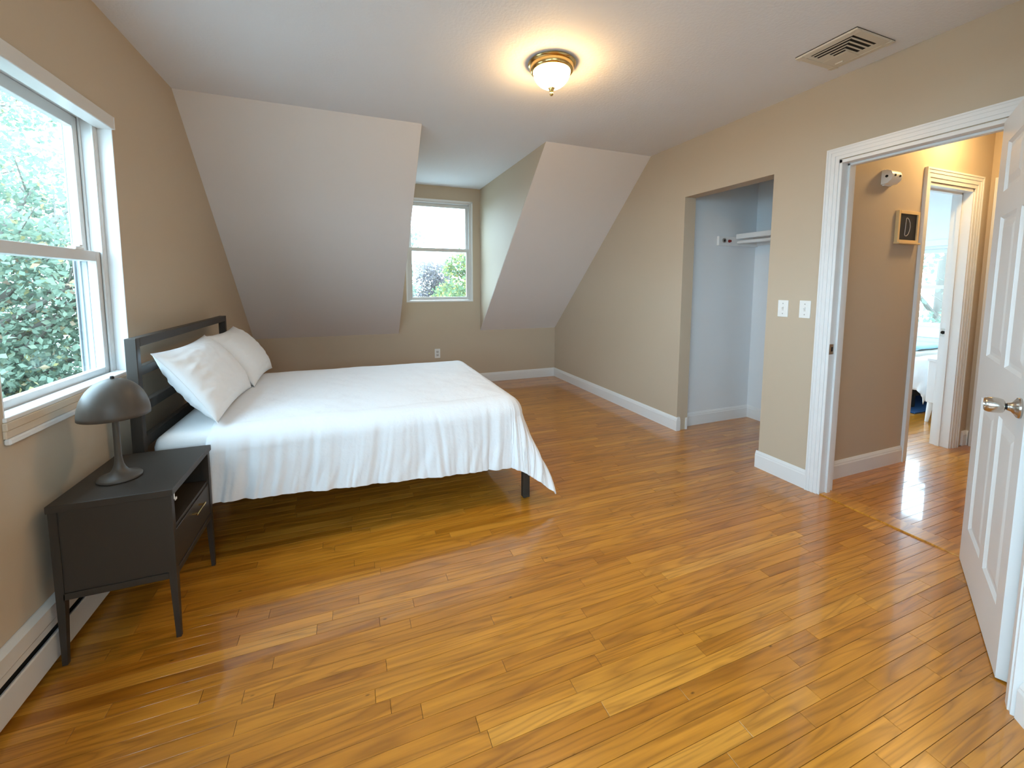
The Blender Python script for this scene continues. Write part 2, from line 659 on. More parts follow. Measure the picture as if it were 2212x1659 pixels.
def slope(x0, x1):
    return prism([(YS, H), (D + 0.02, K - 0.019), (D + 0.16, K + 0.0), (D + 0.16, K + 0.10), (YS + 0.05, H + 0.1), (YS, H + 0.1)], 0, x0, x1)


struct('ceiling_slope_left', slope(-0.1, XD1 - 0.002), 'slope', 'sloped ceiling panel above the bed')
struct('ceiling_slope_right', slope(XD2 + 0.002, W + 0.05), 'slope', 'sloped ceiling panel right of the dormer')
struct('wall_dormer_left', prism([(YS + 0.01, H - 0.001), (D, H - 0.001), (D, K + 0.01)], 0, XD1 - 0.09, XD1), 'wall', 'left cheek wall of the dormer')
struct('wall_dormer_right', prism([(YS + 0.01, H - 0.001), (D, H - 0.001), (D, K + 0.01)], 0, XD2, XD2 + 0.09), 'wall', 'right cheek wall of the dormer')

# ---- closet shell
CX, CYL, CYR = 4.430, 2.760, 1.800
struct('wall_closet_left', box(W + WT - 0.001, CX + 0.07, CYL, CYL + 0.07, -0.3, H + 0.1), 'closet', 'pale grey side wall inside the closet')
struct('wall_closet_back', box(CX, CX + 0.07, CYR - 0.04, CYL, -0.3, H + 0.1), 'closet', 'pale grey back wall inside the closet')
struct('ceiling_closet', box(W + WT, CX, 1.76, CYL, H, H + 0.1), 'ceil', 'closet ceiling')
struct('wall_closet_right', box(W + WT, CX, 1.745, 1.80, -0.3, H + 0.1), 'closet', 'near side wall inside the closet')

# ---- hall shell
HY, HX, HH = 1.640, 5.420, 2.390
D2 = (4.612, 5.200, -0.05, 1.940)
struct('wall_hall', wall_holes(1, HY, HY + 0.105, W + WT, HX + 0.1, -0.3, HH + 0.1, [D2]), 'wall', 'beige hall wall seen through the doorway')
struct('wall_hall_end', wall_holes(0, HX, HX + 0.1, -0.7, HY, -0.3, HH + 0.1, []), 'wall', 'beige end wall of the hall')
struct('wall_hall_near', box(W + WT, HX + 0.1, -0.75, -0.65, -0.3, HH + 0.1), 'wall', 'hall wall out of view')
struct('wall_hall_side', box(W + 0.01, W + WT, -0.75, 0.80, -0.3, HH + 0.1), 'wall', 'hall side wall out of view')
struct('ceiling_hall', box(W + WT, HX + 0.1, -0.75, HY + 0.1, HH, HH + 0.1), 'ceil', 'hall ceiling')

# ---- the room beyond the hall
RX = 7.30
W3 = (2.30, 3.02, 0.74, 1.70)
struct('wall_beyond_far', wall_holes(0, RX, RX + 0.15, 1.60, 4.3, -0.3, 2.5, [W3]), 'grey_wall', 'pale grey wall with window in the room beyond')
W6 = (5.0, 7.1, 0.35, 2.2)  # unseen window added to brighten the room beyond
struct('wall_beyond_left', wall_holes(1, 4.2, 4.3, CX + 0.07, RX, -0.3, 2.5, [W6]), 'grey_wall', 'wall out of view in the room beyond')
struct('wall_beyond_near', box(HX + 0.1, RX, 1.60, 1.745, -0.3, 2.5), 'grey_wall', 'near wall in the room beyond')
struct('wall_beyond_side', box(CX + 0.0701, CX + 0.10, 1.745, 4.3, -0.3, 2.5), 'grey_wall', 'side wall in the room beyond')
struct('ceiling_beyond', box(CX + 0.07, RX + 0.15, 1.745, 4.3, 2.385, 2.5), 'ceil', 'ceiling of the room beyond')

# ================================================================== floor of oak strips
floor = struct('floor', join(box(-0.16, W + WT, YF - 0.15, D + 0.1, -0.12, -0.0035), box(W + WT - 0.01, RX + 0.1, -0.75, 4.3, -0.12, -0.0035)), 'subfloor',
               'glossy amber oak strip floor')
PW = 0.0475


def add_plank(bl, x0, x1, y0, y1):
    bl.append((x0, x1, y0, y1, rng.beta(2.4, 2.4)))


planks = []
y = YF
row = 0
while y < D:
    y1 = min(y + PW, D)
    # the room, and the strip running on into the closet where it is open
    xe = CX if (y1 > CYR and y < CYL) else W
    x = -rng.uniform(0.0, 0.9)
    while x < xe:
        ln = float(rng.choice([0.32, 0.45, 0.62, 0.8, 1.0, 1.25]) * rng.uniform(0.85, 1.15))
        x1 = x + ln
        if xe - x1 < 0.12:
            x1 = xe
        add_plank(planks, max(0.0, x), min(x1, xe), y, y1)
        x = x1
    y = y1
hall_planks = []
y = -0.65
while y < 4.2:
    y1 = y + PW
    x0h, xeh = (W + 0.112, HX) if y1 < HY + 0.02 else ((D2[0] - 0.06, HX - 0.1) if y1 < HY + 0.11 else (CX + 0.1, RX))
    x = x0h - rng.uniform(0, 0.6)
    while x < xeh:
        x1 = x + float(rng.choice([0.4, 0.6, 0.8, 1.1]) * rng.uniform(0.85, 1.15))
        if xeh - x1 < 0.12:
            x1 = xeh
        add_plank(hall_planks, max(x0h, x), min(x1, xeh), y, y1)
        x = x1
    y = y1


def vis_size(p):
    """rough picture area of a plank"""
    best = 0.0
    tot = 0.0
    for k in range(5):
        q = Vector((p[0] + (p[1] - p[0]) * (k + 0.5) / 5, (p[2] + p[3]) / 2, 0.0))
        d = q - CAM
        z = d.dot(fw)
        if z < 0.3:
            continue
        px = 1106 + FPX * d.dot(rt2) / z
        py = 693 - FPX * d.dot(up2) / z
        if -10 < px < 2222 and py < 1700:
            # hidden below the bed
            if 0.1 < q.x < 1.85 and 2.35 < q.y < 4.9:
                continue
            tot += (p[1] - p[0]) / 5 * (p[3] - p[2]) * 1.3 / z ** 3
    return tot


GAP = 0.0006


def plank_geo(p, z=0.0):
    x0, x1, y0, y1, t = p
    x0 += GAP
    x1 -= GAP
    y0 += GAP
    y1 -= GAP
    c = 0.0003
    dz = (t - 0.5) * 0.0002
    vs_ = [(x0, y0, -0.01), (x1, y0, -0.01), (x1, y1, -0.01), (x0, y1, -0.01),
           (x0, y0, z + dz - c), (x1, y0, z + dz - c), (x1, y1, z + dz - c), (x0, y1, z + dz - c),
           (x0 + c, y0 + c, z + dz), (x1 - c, y0 + c, z + dz), (x1 - c, y1 - c, z + dz), (x0 + c, y1 - c, z + dz)]
    fs = [(0, 1, 5, 4), (1, 2, 6, 5), (2, 3, 7, 6), (3, 0, 4, 7), (4, 5, 9, 8), (5, 6, 10, 9), (6, 7, 11, 10), (7, 4, 8, 11), (8, 9, 10, 11)]
    return vs_, fs


def plank_mesh(name, ps):
    V, F, T = [], [], []
    for p in ps:
        v, f = plank_geo(p)
        b = len(V)
        V += v
        F += [tuple(i + b for i in q) for q in f]
        T += [p[4]] * len(v)
    me = bpy.data.meshes.new(name)
    me.from_pydata(V, [], F)
    a = me.attributes.new('tone', 'FLOAT', 'POINT')
    a.data.foreach_set('value', T)
    me.materials.append(M['plank'])
    return me


planks.sort(key=vis_size, reverse=True)
for p in planks[:290]:
    o = bpy.data.objects.new('plank', plank_mesh('plank', [p]))
    C.objects.link(o)
    o.parent = floor
rest = bpy.data.objects.new('plank_field', plank_mesh('plank_field', planks[290:] + hall_planks))
C.objects.link(rest)
rest.parent = floor
rest['kind'] = 'stuff'
# the board under the doorway
thr = struct('trim_threshold', prism([(W + 0.002, -0.01), (W + 0.0022, 0.0055), (W + 0.004, 0.007), (W + 0.108, 0.007), (W + 0.1105, 0.0055), (W + 0.111, -0.01)], 1, YJ2, YJ1 - 0.012),
             'plank', 'flat oak threshold board under the doorway')
_a = thr.data.attributes.new('tone', 'FLOAT', 'POINT')
_a.data.foreach_set('value', [0.86] * len(thr.data.vertices))

# ================================================================== mouldings
BB = [(0, 0), (0.014, 0), (0.014, 0.086), (0.011, 0.094), (0.011, 0.099), (0.006, 0.110), (0.004, 0.115), (0, 0.115)]


def baseboard(name, segs, label):
    struct(name, join(*[sweep(BB, a, b, n) for a, b, n in segs]), 'trim', label)


baseboard('baseboard_back', [((0.0, D, 0), (W, D, 0), (0, -1, 0))], 'white baseboard along the knee wall')
baseboard('baseboard_right', [((W, D, 0), (W, YC1 - 0.014, 0), (-1, 0, 0)), ((W + 0.0005, YC1, 0), (W + 0.03, YC1, 0), (0, -1, 0))], 'white baseboard between corner and closet')
baseboard('baseboard_right_pier', [((W, YC2 + 0.014, 0), (W, YJ1 + 0.058, 0), (-1, 0, 0)), ((W + 0.0005, YC2, 0), (W + 0.04, YC2, 0), (0, 1, 0))],
          'white baseboard on the pier between closet and doorway')
baseboard('baseboard_closet', [((W + WT, CYL, 0), (CX, CYL, 0), (0, -1, 0)), ((CX, CYL, 0), (CX, CYR, 0), (-1, 0, 0))], 'white baseboard inside the closet')
baseboard('baseboard_hall', [((W + WT, HY, 0), (D2[0] - 0.06, HY, 0), (0, -1, 0)), ((D2[1] + 0.155, HY, 0), (HX, HY, 0), (0, -1, 0))], 'white baseboard along the hall wall')
baseboard('baseboard_hall_end', [((HX, HY, 0), (HX, HY - 0.02, 0), (-1, 0, 0))], 'short white baseboard at the end of the hall')
_dB = (EC - EB).normalized()
_nB = Vector((-_dB.y, _dB.x))
if _nB.dot(Vector((CAM.x, CAM.y)) - EB) < 0:
    _nB = -_nB
baseboard('baseboard_entry', [((EB.x, EB.y, 0), (EC.x, EC.y, 0), (_nB.x, _nB.y, 0)), ((EC.x, EC.y, 0), (ED.x, YF, 0), (-1, 0, 0))], 'white baseboard on the wall past the open door')
# white corner bead post at the closet's far jamb
struct('trim_closet_post', box(W + WT - 0.022, W + WT - 0.001, YC1 - 0.006, YC1, 0.0, 0.10), 'trim', 'small white return of the baseboard at the closet jamb')


def casing_leg(axis, wallc, out, u0, u1, z0, z1, inner_low, head=0.0):
    """vertical casing board with stepped profile. axis 0: on x=wallc plane, u along y; out = direction sign"""
    steps = [(0.00, 0.30, 0.010), (0.30, 0.62, 0.014), (0.62, 0.86, 0.017), (0.86, 1.0, 0.020)]
    bms = []
    for a, b, t in steps:
        if inner_low:
            s0, s1 = u0 + (u1 - u0) * a, u0 + (u1 - u0) * b
        else:
            s0, s1 = u1 - (u1 - u0) * b, u1 - (u1 - u0) * a
        lo, hi = (wallc, wallc + out * t) if out > 0 else (wallc + out * t, wallc)
        zt_ = z1 + head * b
        bms.append(box(lo, hi, s0, s1, z0, zt_) if axis == 0 else box(s0, s1, lo, hi, z0, zt_))
    return join(*bms)


def casing_head(axis, wallc, out, u0, u1, z0, z1, wl=None):
    steps = [(0.00, 0.30, 0.010), (0.30, 0.62, 0.014), (0.62, 0.86, 0.017), (0.86, 1.0, 0.020)]
    bms = []
    w = z1 - z0
    for a, b, t in steps:
        lo, hi = (wallc, wallc + out * t) if out > 0 else (wallc + out * t, wallc)
        s0, s1 = z0 + w * a, z0 + w * b
        e0, e1 = u0 - (w if wl is None else wl) * a, u1 + w * a
        bms.append(box(lo, hi, e0, e1, s0, s1) if axis == 0 else box(e0, e1, lo, hi, s0, s1))
    return join(*bms)


CW = 0.062
fr = thing('door_frame', 'white moulded casing and jambs around the bedroom doorway', 'door frame', (W, YJ1, 0), kind='structure')
part('casing', casing_leg(0, W, -1, YJ1 - 0.004, YJ1 - 0.004 + CW, 0, ZDO + 0.004, True, CW), 'trim', fr)
part('head_casing', casing_head(0, W, -1, YJ2 + 0.004, YJ1 - 0.004, ZDO + 0.004, ZDO + 0.004 + CW), 'trim', fr)
part('casing', casing_leg(0, W, -1, YJ2 + 0.004 - CW, YJ2 + 0.004, 0, ZDO + 0.004, False, CW), 'trim', fr)
part('jamb', box(W - 0.004, W + WT + 0.004, YJ1 - 0.018, YJ1, 0, ZDO, 0.0015, 1), 'trim', fr)
part('jamb', box(W - 0.004, W + WT + 0.004, YJ2, YJ2 + 0.018, 0, ZDO, 0.0015, 1), 'trim', fr)
part('head_jamb', box(W - 0.004, W + WT + 0.004, YJ2, YJ1, ZDO - 0.018, ZDO, 0.0015, 1), 'trim', fr)
part('door_stop', box(W + 0.045, W + 0.080, YJ1 - 0.030, YJ1 - 0.018, 0, ZDO - 0.018, 0.0015, 1), 'trim', fr)
part('door_stop', box(W + 0.045, W + 0.080, YJ2 + 0.018, YJ1 - 0.018, ZDO - 0.030, ZDO - 0.018, 0.0015, 1), 'trim', fr)
sp = part('strike_plate', box(W - 0.0045, W + 0.036, YJ1 - 0.0200, YJ1 - 0.0175, 0.845, 0.905, 0.0006, 1), 'nickel', fr)
sp['label'] = 'dull metal strike plate with a dark latch hole'
part('latch_hole', box(W + 0.012, W + 0.025, YJ1 - 0.0206, YJ1 - 0.019, 0.862, 0.888), 'dark_hole', sp)
part('screw', tube((W + 0.021, YJ1 - 0.0190, 0.852), (W + 0.021, YJ1 - 0.0204, 0.852), 0.003, 8), 'nickel', sp)
part('screw', tube((W + 0.021, YJ1 - 0.0190, 0.898), (W + 0.021, YJ1 - 0.0204, 0.898), 0.003, 8), 'nickel', sp)

# hall: door frame into the room beyond, and the next one on the end wall
f2 = thing('door_frame', 'white moulded casing around the doorway to the room beyond', 'door frame', (D2[0], HY, 0), kind='structure')
part('casing', casing_leg(1, HY, -1, D2[0] - 0.060, D2[0] + 0.004, 0, 1.944, False, 0.088), 'trim', f2)
part('casing', casing_leg(1, HY, -1, D2[1] - 0.004, D2[1] + 0.084, 0, 1.944, True, 0.088), 'trim', f2)
part('head_casing', casing_head(1, HY, -1, D2[0] + 0.004, D2[1] - 0.004, 1.944, 2.032, 0.064), 'trim', f2)
part('jamb', box(D2[0] - 0.0, D2[0] + 0.016, HY - 0.003, HY + 0.11, 0, 1.94), 'trim', f2)
part('jamb', box(D2[1] - 0.016, D2[1], HY - 0.003, HY + 0.11, 0, 1.94), 'trim', f2)
part('head_jamb', box(D2[0], D2[1], HY - 0.003, HY + 0.11, 1.922, 1.94), 'trim', f2)
part('door_stop', box(D2[1] - 0.028, D2[1] - 0.016, HY + 0.05, HY + 0.075, 0, 1.922), 'trim', f2)
part('door_stop', box(D2[0] + 0.016, D2[1] - 0.016, HY + 0.05, HY + 0.075, 1.91, 1.922), 'trim', f2)
sp = part('strike_plate', box(D2[1] - 0.0175, D2[1] - 0.0155, HY + 0.076, HY + 0.104, 0.855, 0.915), 'nickel', f2)
part('latch_hole', tube((D2[1] - 0.0172, HY + 0.090, 0.885), (D2[1] - 0.0188, HY + 0.090, 0.885), 0.013, 14), 'dark_hole', sp)
f3 = thing('door_frame', 'white casing of the closed door on the hall end wall', 'door frame', (HX, HY, 0), kind='structure')
part('casing', casing_leg(0, HX, -1, HY - 0.115, HY - 0.03, 0, 1.95, True, 0.085), 'trim', f3)
part('head_casing', casing_head(0, HX, -1, 0.82, HY - 0.115, 1.95, 2.035), 'trim', f3)
part('door_leaf', box(HX - 0.004, HX + 0.02, 0.82, HY - 0.115, 0.0, 1.95), 'door', f3)
# casing beside the near angled wall
_dA = (EB - EA).normalized()
_nA = Vector((-_dA.y, _dA.x))
if _nA.dot(Vector((CAM.x, CAM.y)) - EA) < 0:
    _nA = -_nA
LA = (EB - EA).length
bms = []
for a, b, t in ((0.0, 0.30, 0.011), (0.30, 0.62, 0.017), (0.62, 0.88, 0.024), (0.88, 1.0, 0.020)):
    s0, s1 = LA - 0.13 + 0.13 * a, LA - 0.13 + 0.13 * b
    p, q = EA + _dA * s0, EA + _dA * s1
    bms.append(prism([(p.x, p.y), (q.x, q.y), (q.x + _nA.x * t, q.y + _nA.y * t), (p.x + _nA.x * t, p.y + _nA.y * t)], 2, 0, 2.0))
struct('trim_entry_casing', join(*bms), 'trim', 'white door casing at the near right edge')

# ================================================================== open six-panel door
HINGE = Vector((3.512, 0.918))
DDIR = Vector((2.821 - 3.524, 0.564 - 0.925)).normalized()
LEAFW, LEAFH, LT = 0.775, 1.921, 0.034
door = thing('door_1', 'white six-panel bedroom door standing open into the room', 'door', (HINGE.x, HINGE.y, 0.0), kind='structure',
             rotz=math.atan2(DDIR.y, DDIR.x), local=True)
# local x: along the leaf from the hinges; the seen face is local -y... normal (-.46,.885)
_seen = Vector((-DDIR.y, DDIR.x))
SGN = 1.0 if _seen.dot(Vector((-0.46, 0.885))) > 0 else -1.0
cols = [(0.125, 0.385), (0.452, 0.690)]
rows_ = [(0.200, 0.780), (0.955, 1.520), (1.620, 1.815)]
bmd = bmesh.new()
xs = sorted({0.0, LEAFW, *[c for q in cols for c in q]})
zs = sorted({0.006, LEAFH, *[c for q in rows_ for c in q]})
for i in range(len(xs) - 1):
    for j in range(len(zs) - 1):
        mu, mz = (xs[i] + xs[i + 1]) / 2, (zs[j] + zs[j + 1]) / 2
        hole = any(c[0] < mu < c[1] for c in cols) and any(r[0] < mz < r[1] for r in rows_)
        t = 0.016 if hole else LT
        if SGN > 0:
            bx(bmd, xs[i], xs[i + 1], -LT if not hole else -LT + 0.009, -0.0 if not hole else -0.009, zs[j], zs[j + 1])
        else:
            bx(bmd, xs[i], xs[i + 1], 0.0 if not hole else 0.009, LT if not hole else LT - 0.009, zs[j], zs[j + 1])
bmesh.ops.remove_doubles(bmd, verts=bmd.verts, dist=1e-5)
part('leaf', bmd, 'door', door)


def raised_panel(c, r, yface, s):
    """moulded slope around a raised field, standing in the recess; s = outward sign of the face"""
    bm = bmesh.new()
    rings = []
    for ins, dep in ((0.0, -0.0006), (0.010, -0.0085), (0.022, -0.0085), (0.050, -0.0025), (0.056, -0.0022)):
        yy = yface + s * dep
        rings.append([bm.verts.new((c[0] + ins, yy, r[0] + ins)), bm.verts.new((c[1] - ins, yy, r[0] + ins)),
                      bm.verts.new((c[1] - ins, yy, r[1] - ins)), bm.verts.new((c[0] + ins, yy, r[1] - ins))])
    for a, b in zip(rings[:-1], rings[1:]):
        for k in range(4):
            bm.faces.new((a[k], a[(k + 1) % 4], b[(k + 1) % 4], b[k]))
    bm.faces.new(rings[-1])
    # close the back so that the panel has body
    back = [bm.verts.new((v.co.x, yface - s * 0.012, v.co.z)) for v in rings[0]]
    for k in range(4):
        bm.faces.new((rings[0][k], back[k], back[(k + 1) % 4], rings[0][(k + 1) % 4]))
    bm.faces.new(back)
    bmesh.ops.recalc_face_normals(bm, faces=bm.faces)
    return bm


for r in rows_:
    for c in cols:
        part('panel', raised_panel(c, r, 0.0, SGN), 'door', door)
for r in rows_:
    for c in cols:
        part('back_panel', raised_panel(c, r, -SGN * LT, -SGN), 'door', door)


def knob(s):
    """lathe profile along +z, turned to stand out of the door face"""
    prof_r = [(0, 0.0), (0.031, 0.0), (0.0325, 0.004), (0.031, 0.008), (0.022, 0.013), (0.014, 0.020), (0.0115, 0.028)]
    prof_n = [(0.0095, 0.026), (0.0095, 0.034)]
    prof_k = [(0, 0.033), (0.016, 0.033), (0.021, 0.036), (0.0235, 0.044), (0.0245, 0.056), (0.0240, 0.066), (0.0215, 0.073), (0.0195, 0.075), (0.0185, 0.072), (0, 0.072)]
    rotm = Matrix.Rotation(math.radians(-90 * s), 4, 'X')
    return [(n, p, rotm) for n, p in (('rosette', prof_r), ('neck', prof_n), ('knob_body', prof_k))]


for side in (1, -1):
    s = SGN * side
    yb = 0.0 if side == 1 else -SGN * LT
    kb = None
    for n, prof, rm in knob(s):
        b = lathe(prof, 32)
        bmesh.ops.transform(b, matrix=Matrix.Translation((0.722, yb, 0.868)) @ rm, verts=b.verts)
        if n == 'rosette':
            kb = part('door_knob', b, 'nickel', door, True)
            kb['label'] = 'satin nickel door knob'
        else:
            part('knob_neck' if n == 'neck' else 'knob_grip', b, 'lamp_black' if n == 'neck' else 'nickel', kb, True)
for z in (0.2, 0.96, 1.72):
    part('hinge', tube((-0.004, -SGN * (LT + 0.003), z - 0.045), (-0.004, -SGN * (LT + 0.003), z + 0.045), 0.006, 10), 'steel', door, True)

# ================================================================== windows


def double_hung(name, axis, plane, out, u0, u1, z0, z1, label, zmeet, stile=0.042, rail=0.045, mrail=0.042, jamb=0.03, depth0=0.035, kind='structure', pane_gap=None):
    """axis 0: wall plane x=plane, u along y; out = +-1 outdoors direction along the wall normal"""
    t = thing(name, label, 'window', (plane, u0, z0) if axis == 0 else (u0, plane, z0), kind=kind)

    def b(uu0, uu1, d0, d1, zz0, zz1, bev=0.0015):
        a, c = sorted((plane + out * d0, plane + out * d1))
        return box(a, c, uu0, uu1, zz0, zz1, bev, 1) if axis == 0 else box(uu0, uu1, a, c, zz0, zz1, bev, 1)
    d = depth0
    fr_ = [b(u0, u0 + jamb, d, d + 0.10, z0, z1), b(u1 - jamb, u1, d, d + 0.10, z0, z1),
           b(u0 + jamb, u1 - jamb, d, d + 0.10, z1 - jamb, z1), b(u0 + jamb, u1 - jamb, d, d + 0.10, z0, z0 + 0.016)]
    # parting beads in the tracks
    for uu in ((u0 + jamb, u0 + jamb + 0.008), (u1 - jamb - 0.008, u1 - jamb)):
        fr_.append(b(uu[0], uu[1], d + 0.042, d + 0.050, z0, z1))
        fr_.append(b(uu[0], uu[1], d + 0.0, d + 0.008, z0, z1))
    part('frame', join(*fr_), 'vinyl', t)

    def sash(nm, d0, d1, zz0, zz1, bot, top):
        a0, a1 = u0 + jamb + 0.002, u1 - jamb - 0.002
        s = part(nm, join(b(a0, a0 + stile, d0, d1, zz0, zz1), b(a1 - stile, a1, d0, d1, zz0, zz1),
                          b(a0 + stile, a1 - stile, d0, d1, zz0, zz0 + bot), b(a0 + stile, a1 - stile, d0, d1, zz1 - top, zz1)), 'vinyl', t)
        m = (d0 + d1) / 2
        part('glass_pane', b(a0 + stile - 0.004, a1 - stile + 0.004, m - 0.002, m + 0.002, zz0 + bot - 0.004, zz1 - top + 0.004, 0), 'glass', s)
        return s
    lo = sash('lower_sash', d + 0.010, d + 0.040, z0 + 0.018, zmeet + mrail / 2, rail, mrail)
    upp = sash('upper_sash', d + 0.052, d + 0.082, zmeet - mrail / 2, z1 - jamb - 0.002, mrail, rail)
    return t, lo, upp, b


w1, lo1, up1, b1 = double_hung('window_1', 0, 0.0, -1, W1[0], W1[1], W1[2], W1[3] - 0.004, 'white double-hung window with wood sill beside the bed', 1.360,
                               depth0=0.050, stile=0.036)
part('sash_lock', join(b1(2.18, 2.24, 0.058, 0.085, 1.381, 1.392), b1(2.19, 2.21, 0.050, 0.072, 1.391, 1.400)), 'plate', lo1)
M['track'] = paint('darkened_frame_track', (0.30, 0.32, 0.335), 0.5, 0.03, 0.0)  # white outer track darkened in colour to hold down the skylight on it
part('darkened_track', join(b1(W1[1] - 0.0325, W1[1] - 0.0300, 0.096, 0.150, W1[2], W1[3] - 0.03), b1(W1[1] - 0.0385, W1[1] - 0.0325, 0.106, 0.112, W1[2], W1[3] - 0.03),
                         b1(W1[1] - 0.0385, W1[1] - 0.0325, 0.128, 0.134, W1[2], W1[3] - 0.03), b1(W1[1] - 0.0425, W1[1] - 0.0325, 0.146, 0.151, W1[2], W1[3] - 0.03)), 'track', w1)
part('reveal', join(b1(W1[1] - 0.004, W1[1] + 0.001, -0.001, 0.05, W1[2], W1[3]), b1(W1[0] - 0.001, W1[0] + 0.004, -0.001, 0.05, W1[2], W1[3]),
                    b1(W1[0], W1[1], -0.001, 0.05, W1[3] - 0.004, W1[3] + 0.001)), 'trim', w1)
part('window_stool', join(b1(W1[0] - 0.006, W1[1] + 0.004, -0.008, 0.052, 0.838, 0.852, 0.002)), 'trim', w1)
# stacked moulding below the stool, pale wood over a white bead
part('apron', join(b1(W1[0] - 0.012, W1[1] + 0.008, -0.012, 0.0, 0.814, 0.838, 0.002), b1(W1[0] - 0.012, W1[1] + 0.008, -0.009, 0.0, 0.790, 0.814, 0.002)), 'pine', w1)
part('apron_bead', join(b1(W1[0] - 0.012, W1[1] + 0.008, -0.016, 0.0, 0.771, 0.790, 0.004)), 'trim', w1)
# rolled-up shade cassette at the head of the window
rs = thing('roller_shade', 'white roller shade rolled up in its cassette above the left window', 'roller shade', (0.0, 2.0, 1.915))
part('cassette', box(-0.050, 0.014, W1[0] + 0.004, W1[1] - 0.012, 1.912, 1.968, 0.004, 2), 'vinyl', rs)
part('end_cap', box(-0.049, 0.015, W1[1] - 0.012, W1[1] - 0.006, 1.913, 1.967, 0.001, 1), 'trim', rs)
part('mounting_strip', box(-0.040, 0.006, W1[0] + 0.004, W1[1] - 0.010, 1.966, 1.971), 'steel', rs)

w2, lo2, up2_, b2 = double_hung('window_2', 1, D, 1, W2[0], W2[1], W2[2], W2[3], 'white double-hung dormer window with pale sky behind', 1.655,
                                depth0=0.012, stile=0.036, jamb=0.034, rail=0.038, mrail=0.040)
part('stop_moulding', join(b2(W2[0] - 0.004, W2[0] + 0.014, -0.004, 0.014, W2[2], W2[3]), b2(W2[1] - 0.014, W2[1] + 0.004, -0.004, 0.014, W2[2], W2[3]),
                           b2(W2[0] - 0.004, W2[1] + 0.004, -0.004, 0.014, W2[3] - 0.014, W2[3] + 0.004), b2(W2[0] - 0.004, W2[1] + 0.004, -0.008, 0.014, W2[2] - 0.004, W2[2] + 0.014)), 'trim', w2)
w3, lo3, up3, b3 = double_hung('window_3', 0, RX, 1, W3[0], W3[1], W3[2], W3[3], 'white double-hung window in the room beyond the hall', 1.225, depth0=0.02)
part('casing', join(b3(W3[0] - 0.07, W3[1] + 0.07, -0.018, 0.0, W3[2] - 0.105, W3[2], 0.002), b3(W3[0] - 0.08, W3[0], -0.016, 0.0, W3[2], W3[3] + 0.07, 0.002),
                    b3(W3[1], W3[1] + 0.08, -0.016, 0.0, W3[2], W3[3] + 0.07, 0.002), b3(W3[0], W3[1], -0.016, 0.0, W3[3], W3[3] + 0.07, 0.002)), 'trim', w3)
double_hung('added_window_4', 0, 0.0, -1, W4[0], W4[1], W4[2], W4[3], 'window in the left wall beyond the picture edge', 1.38, depth0=0.05)
double_hung('added_window_6', 1, 4.2, 1, W6[0], W6[1], W6[2], W6[3], 'window out of view in the room beyond', 1.3, depth0=0.02)
double_hung('added_window_5', 1, YF, -1, W5[0], W5[1], W5[2], W5[3], 'window in the wall behind the viewer', 1.64, depth0=0.05)

# ================================================================== baseboard heater
ht = thing('baseboard_heater', 'off-white enamel baseboard heater low along the left wall', 'heater', (0.0, 1.65, 0.0))
HY0, HY1 = -0.5, 2.14
part('back_plate', box(0.0005, 0.006, HY0, HY1, 0.018, 0.215), 'heater', ht)
part('top_hood', prism([(0.0005, 0.215), (0.0005, 0.210), (0.021, 0.203), (0.0215, 0.158), (0.0245, 0.158), (0.0245, 0.205), (0.004, 0.2155)], 1, HY0, HY1), 'heater', ht)
part('damper', prism([(0.008, 0.150), (0.022, 0.154), (0.0225, 0.132), (0.0200, 0.131)], 1, HY0, HY1), 'heater', ht)
part('front_panel', prism([(0.022, 0.114), (0.030, 0.118), (0.032, 0.112), (0.032, 0.030), (0.028, 0.024), (0.022, 0.024)], 1, HY0, HY1), 'heater', ht)
part('fins', box(0.006, 0.014, HY0 + 0.02, HY1 - 0.02, 0.06, 0.125), 'dark_hole', ht)
part('end_cap', join(box(0.0005, 0.034, HY1, HY1 + 0.012, 0.0, 0.217, 0.002, 1)), 'heater', ht)
for yy in (HY0, 0.8):
    part('foot', box(0.004, 0.028, yy, yy + 0.02, 0.0, 0.03), 'heater', ht)

# ================================================================== nightstand
NX0, NX1, NY0, NY1, NZ = 0.042, 0.360, 1.690, 2.102, 0.545
ns = thing('nightstand', 'dark bronze nightstand with drawer and open shelf under the left window', 'nightstand', ((NX0 + NX1) / 2, (NY0 + NY1) / 2, 0))
part('top', box(NX0 - 0.003, NX1 + 0.006, NY0 - 0.006, NY1 + 0.006, NZ - 0.024, NZ, 0.002, 2), 'stand', ns)
for yy in ((NY0, NY0 + 0.016), (NY1 - 0.016, NY1)):
    part('side_panel', box(NX0 + 0.018, NX1 - 0.022, yy[0] + 0.004, yy[1] - 0.002 if yy[0] == NY0 else yy[1] - 0.004, 0.244, NZ - 0.024, 0.001, 1), 'stand', ns)
    part('side_rail', box(NX0 + 0.018, NX1 - 0.022, yy[0], yy[1], 0.222, 0.244, 0.001, 1), 'stand', ns)
part('back_panel', box(NX0 + 0.004, NX0 + 0.012, NY0 + 0.016, NY1 - 0.016, 0.222, NZ - 0.024), 'stand', ns)
part('front_rail', box(NX1 - 0.020, NX1 - 0.002, NY0 + 0.018, NY1 - 0.018, 0.222, 0.244, 0.001, 1), 'stand', ns)
part('bottom_panel', box(NX0 + 0.012, NX1 - 0.020, NY0 + 0.016, NY1 - 0.016, 0.228, 0.242), 'stand', ns)
part('shelf', box(NX0 + 0.012, NX1 - 0.008, NY0 + 0.016, NY1 - 0.016, 0.384, 0.396, 0.001, 1), 'stand', ns)
dw = part('drawer', box(NX1 - 0.020, NX1 - 0.004, NY0 + 0.021, NY1 - 0.021, 0.248, 0.381, 0.0015, 1), 'stand', ns)
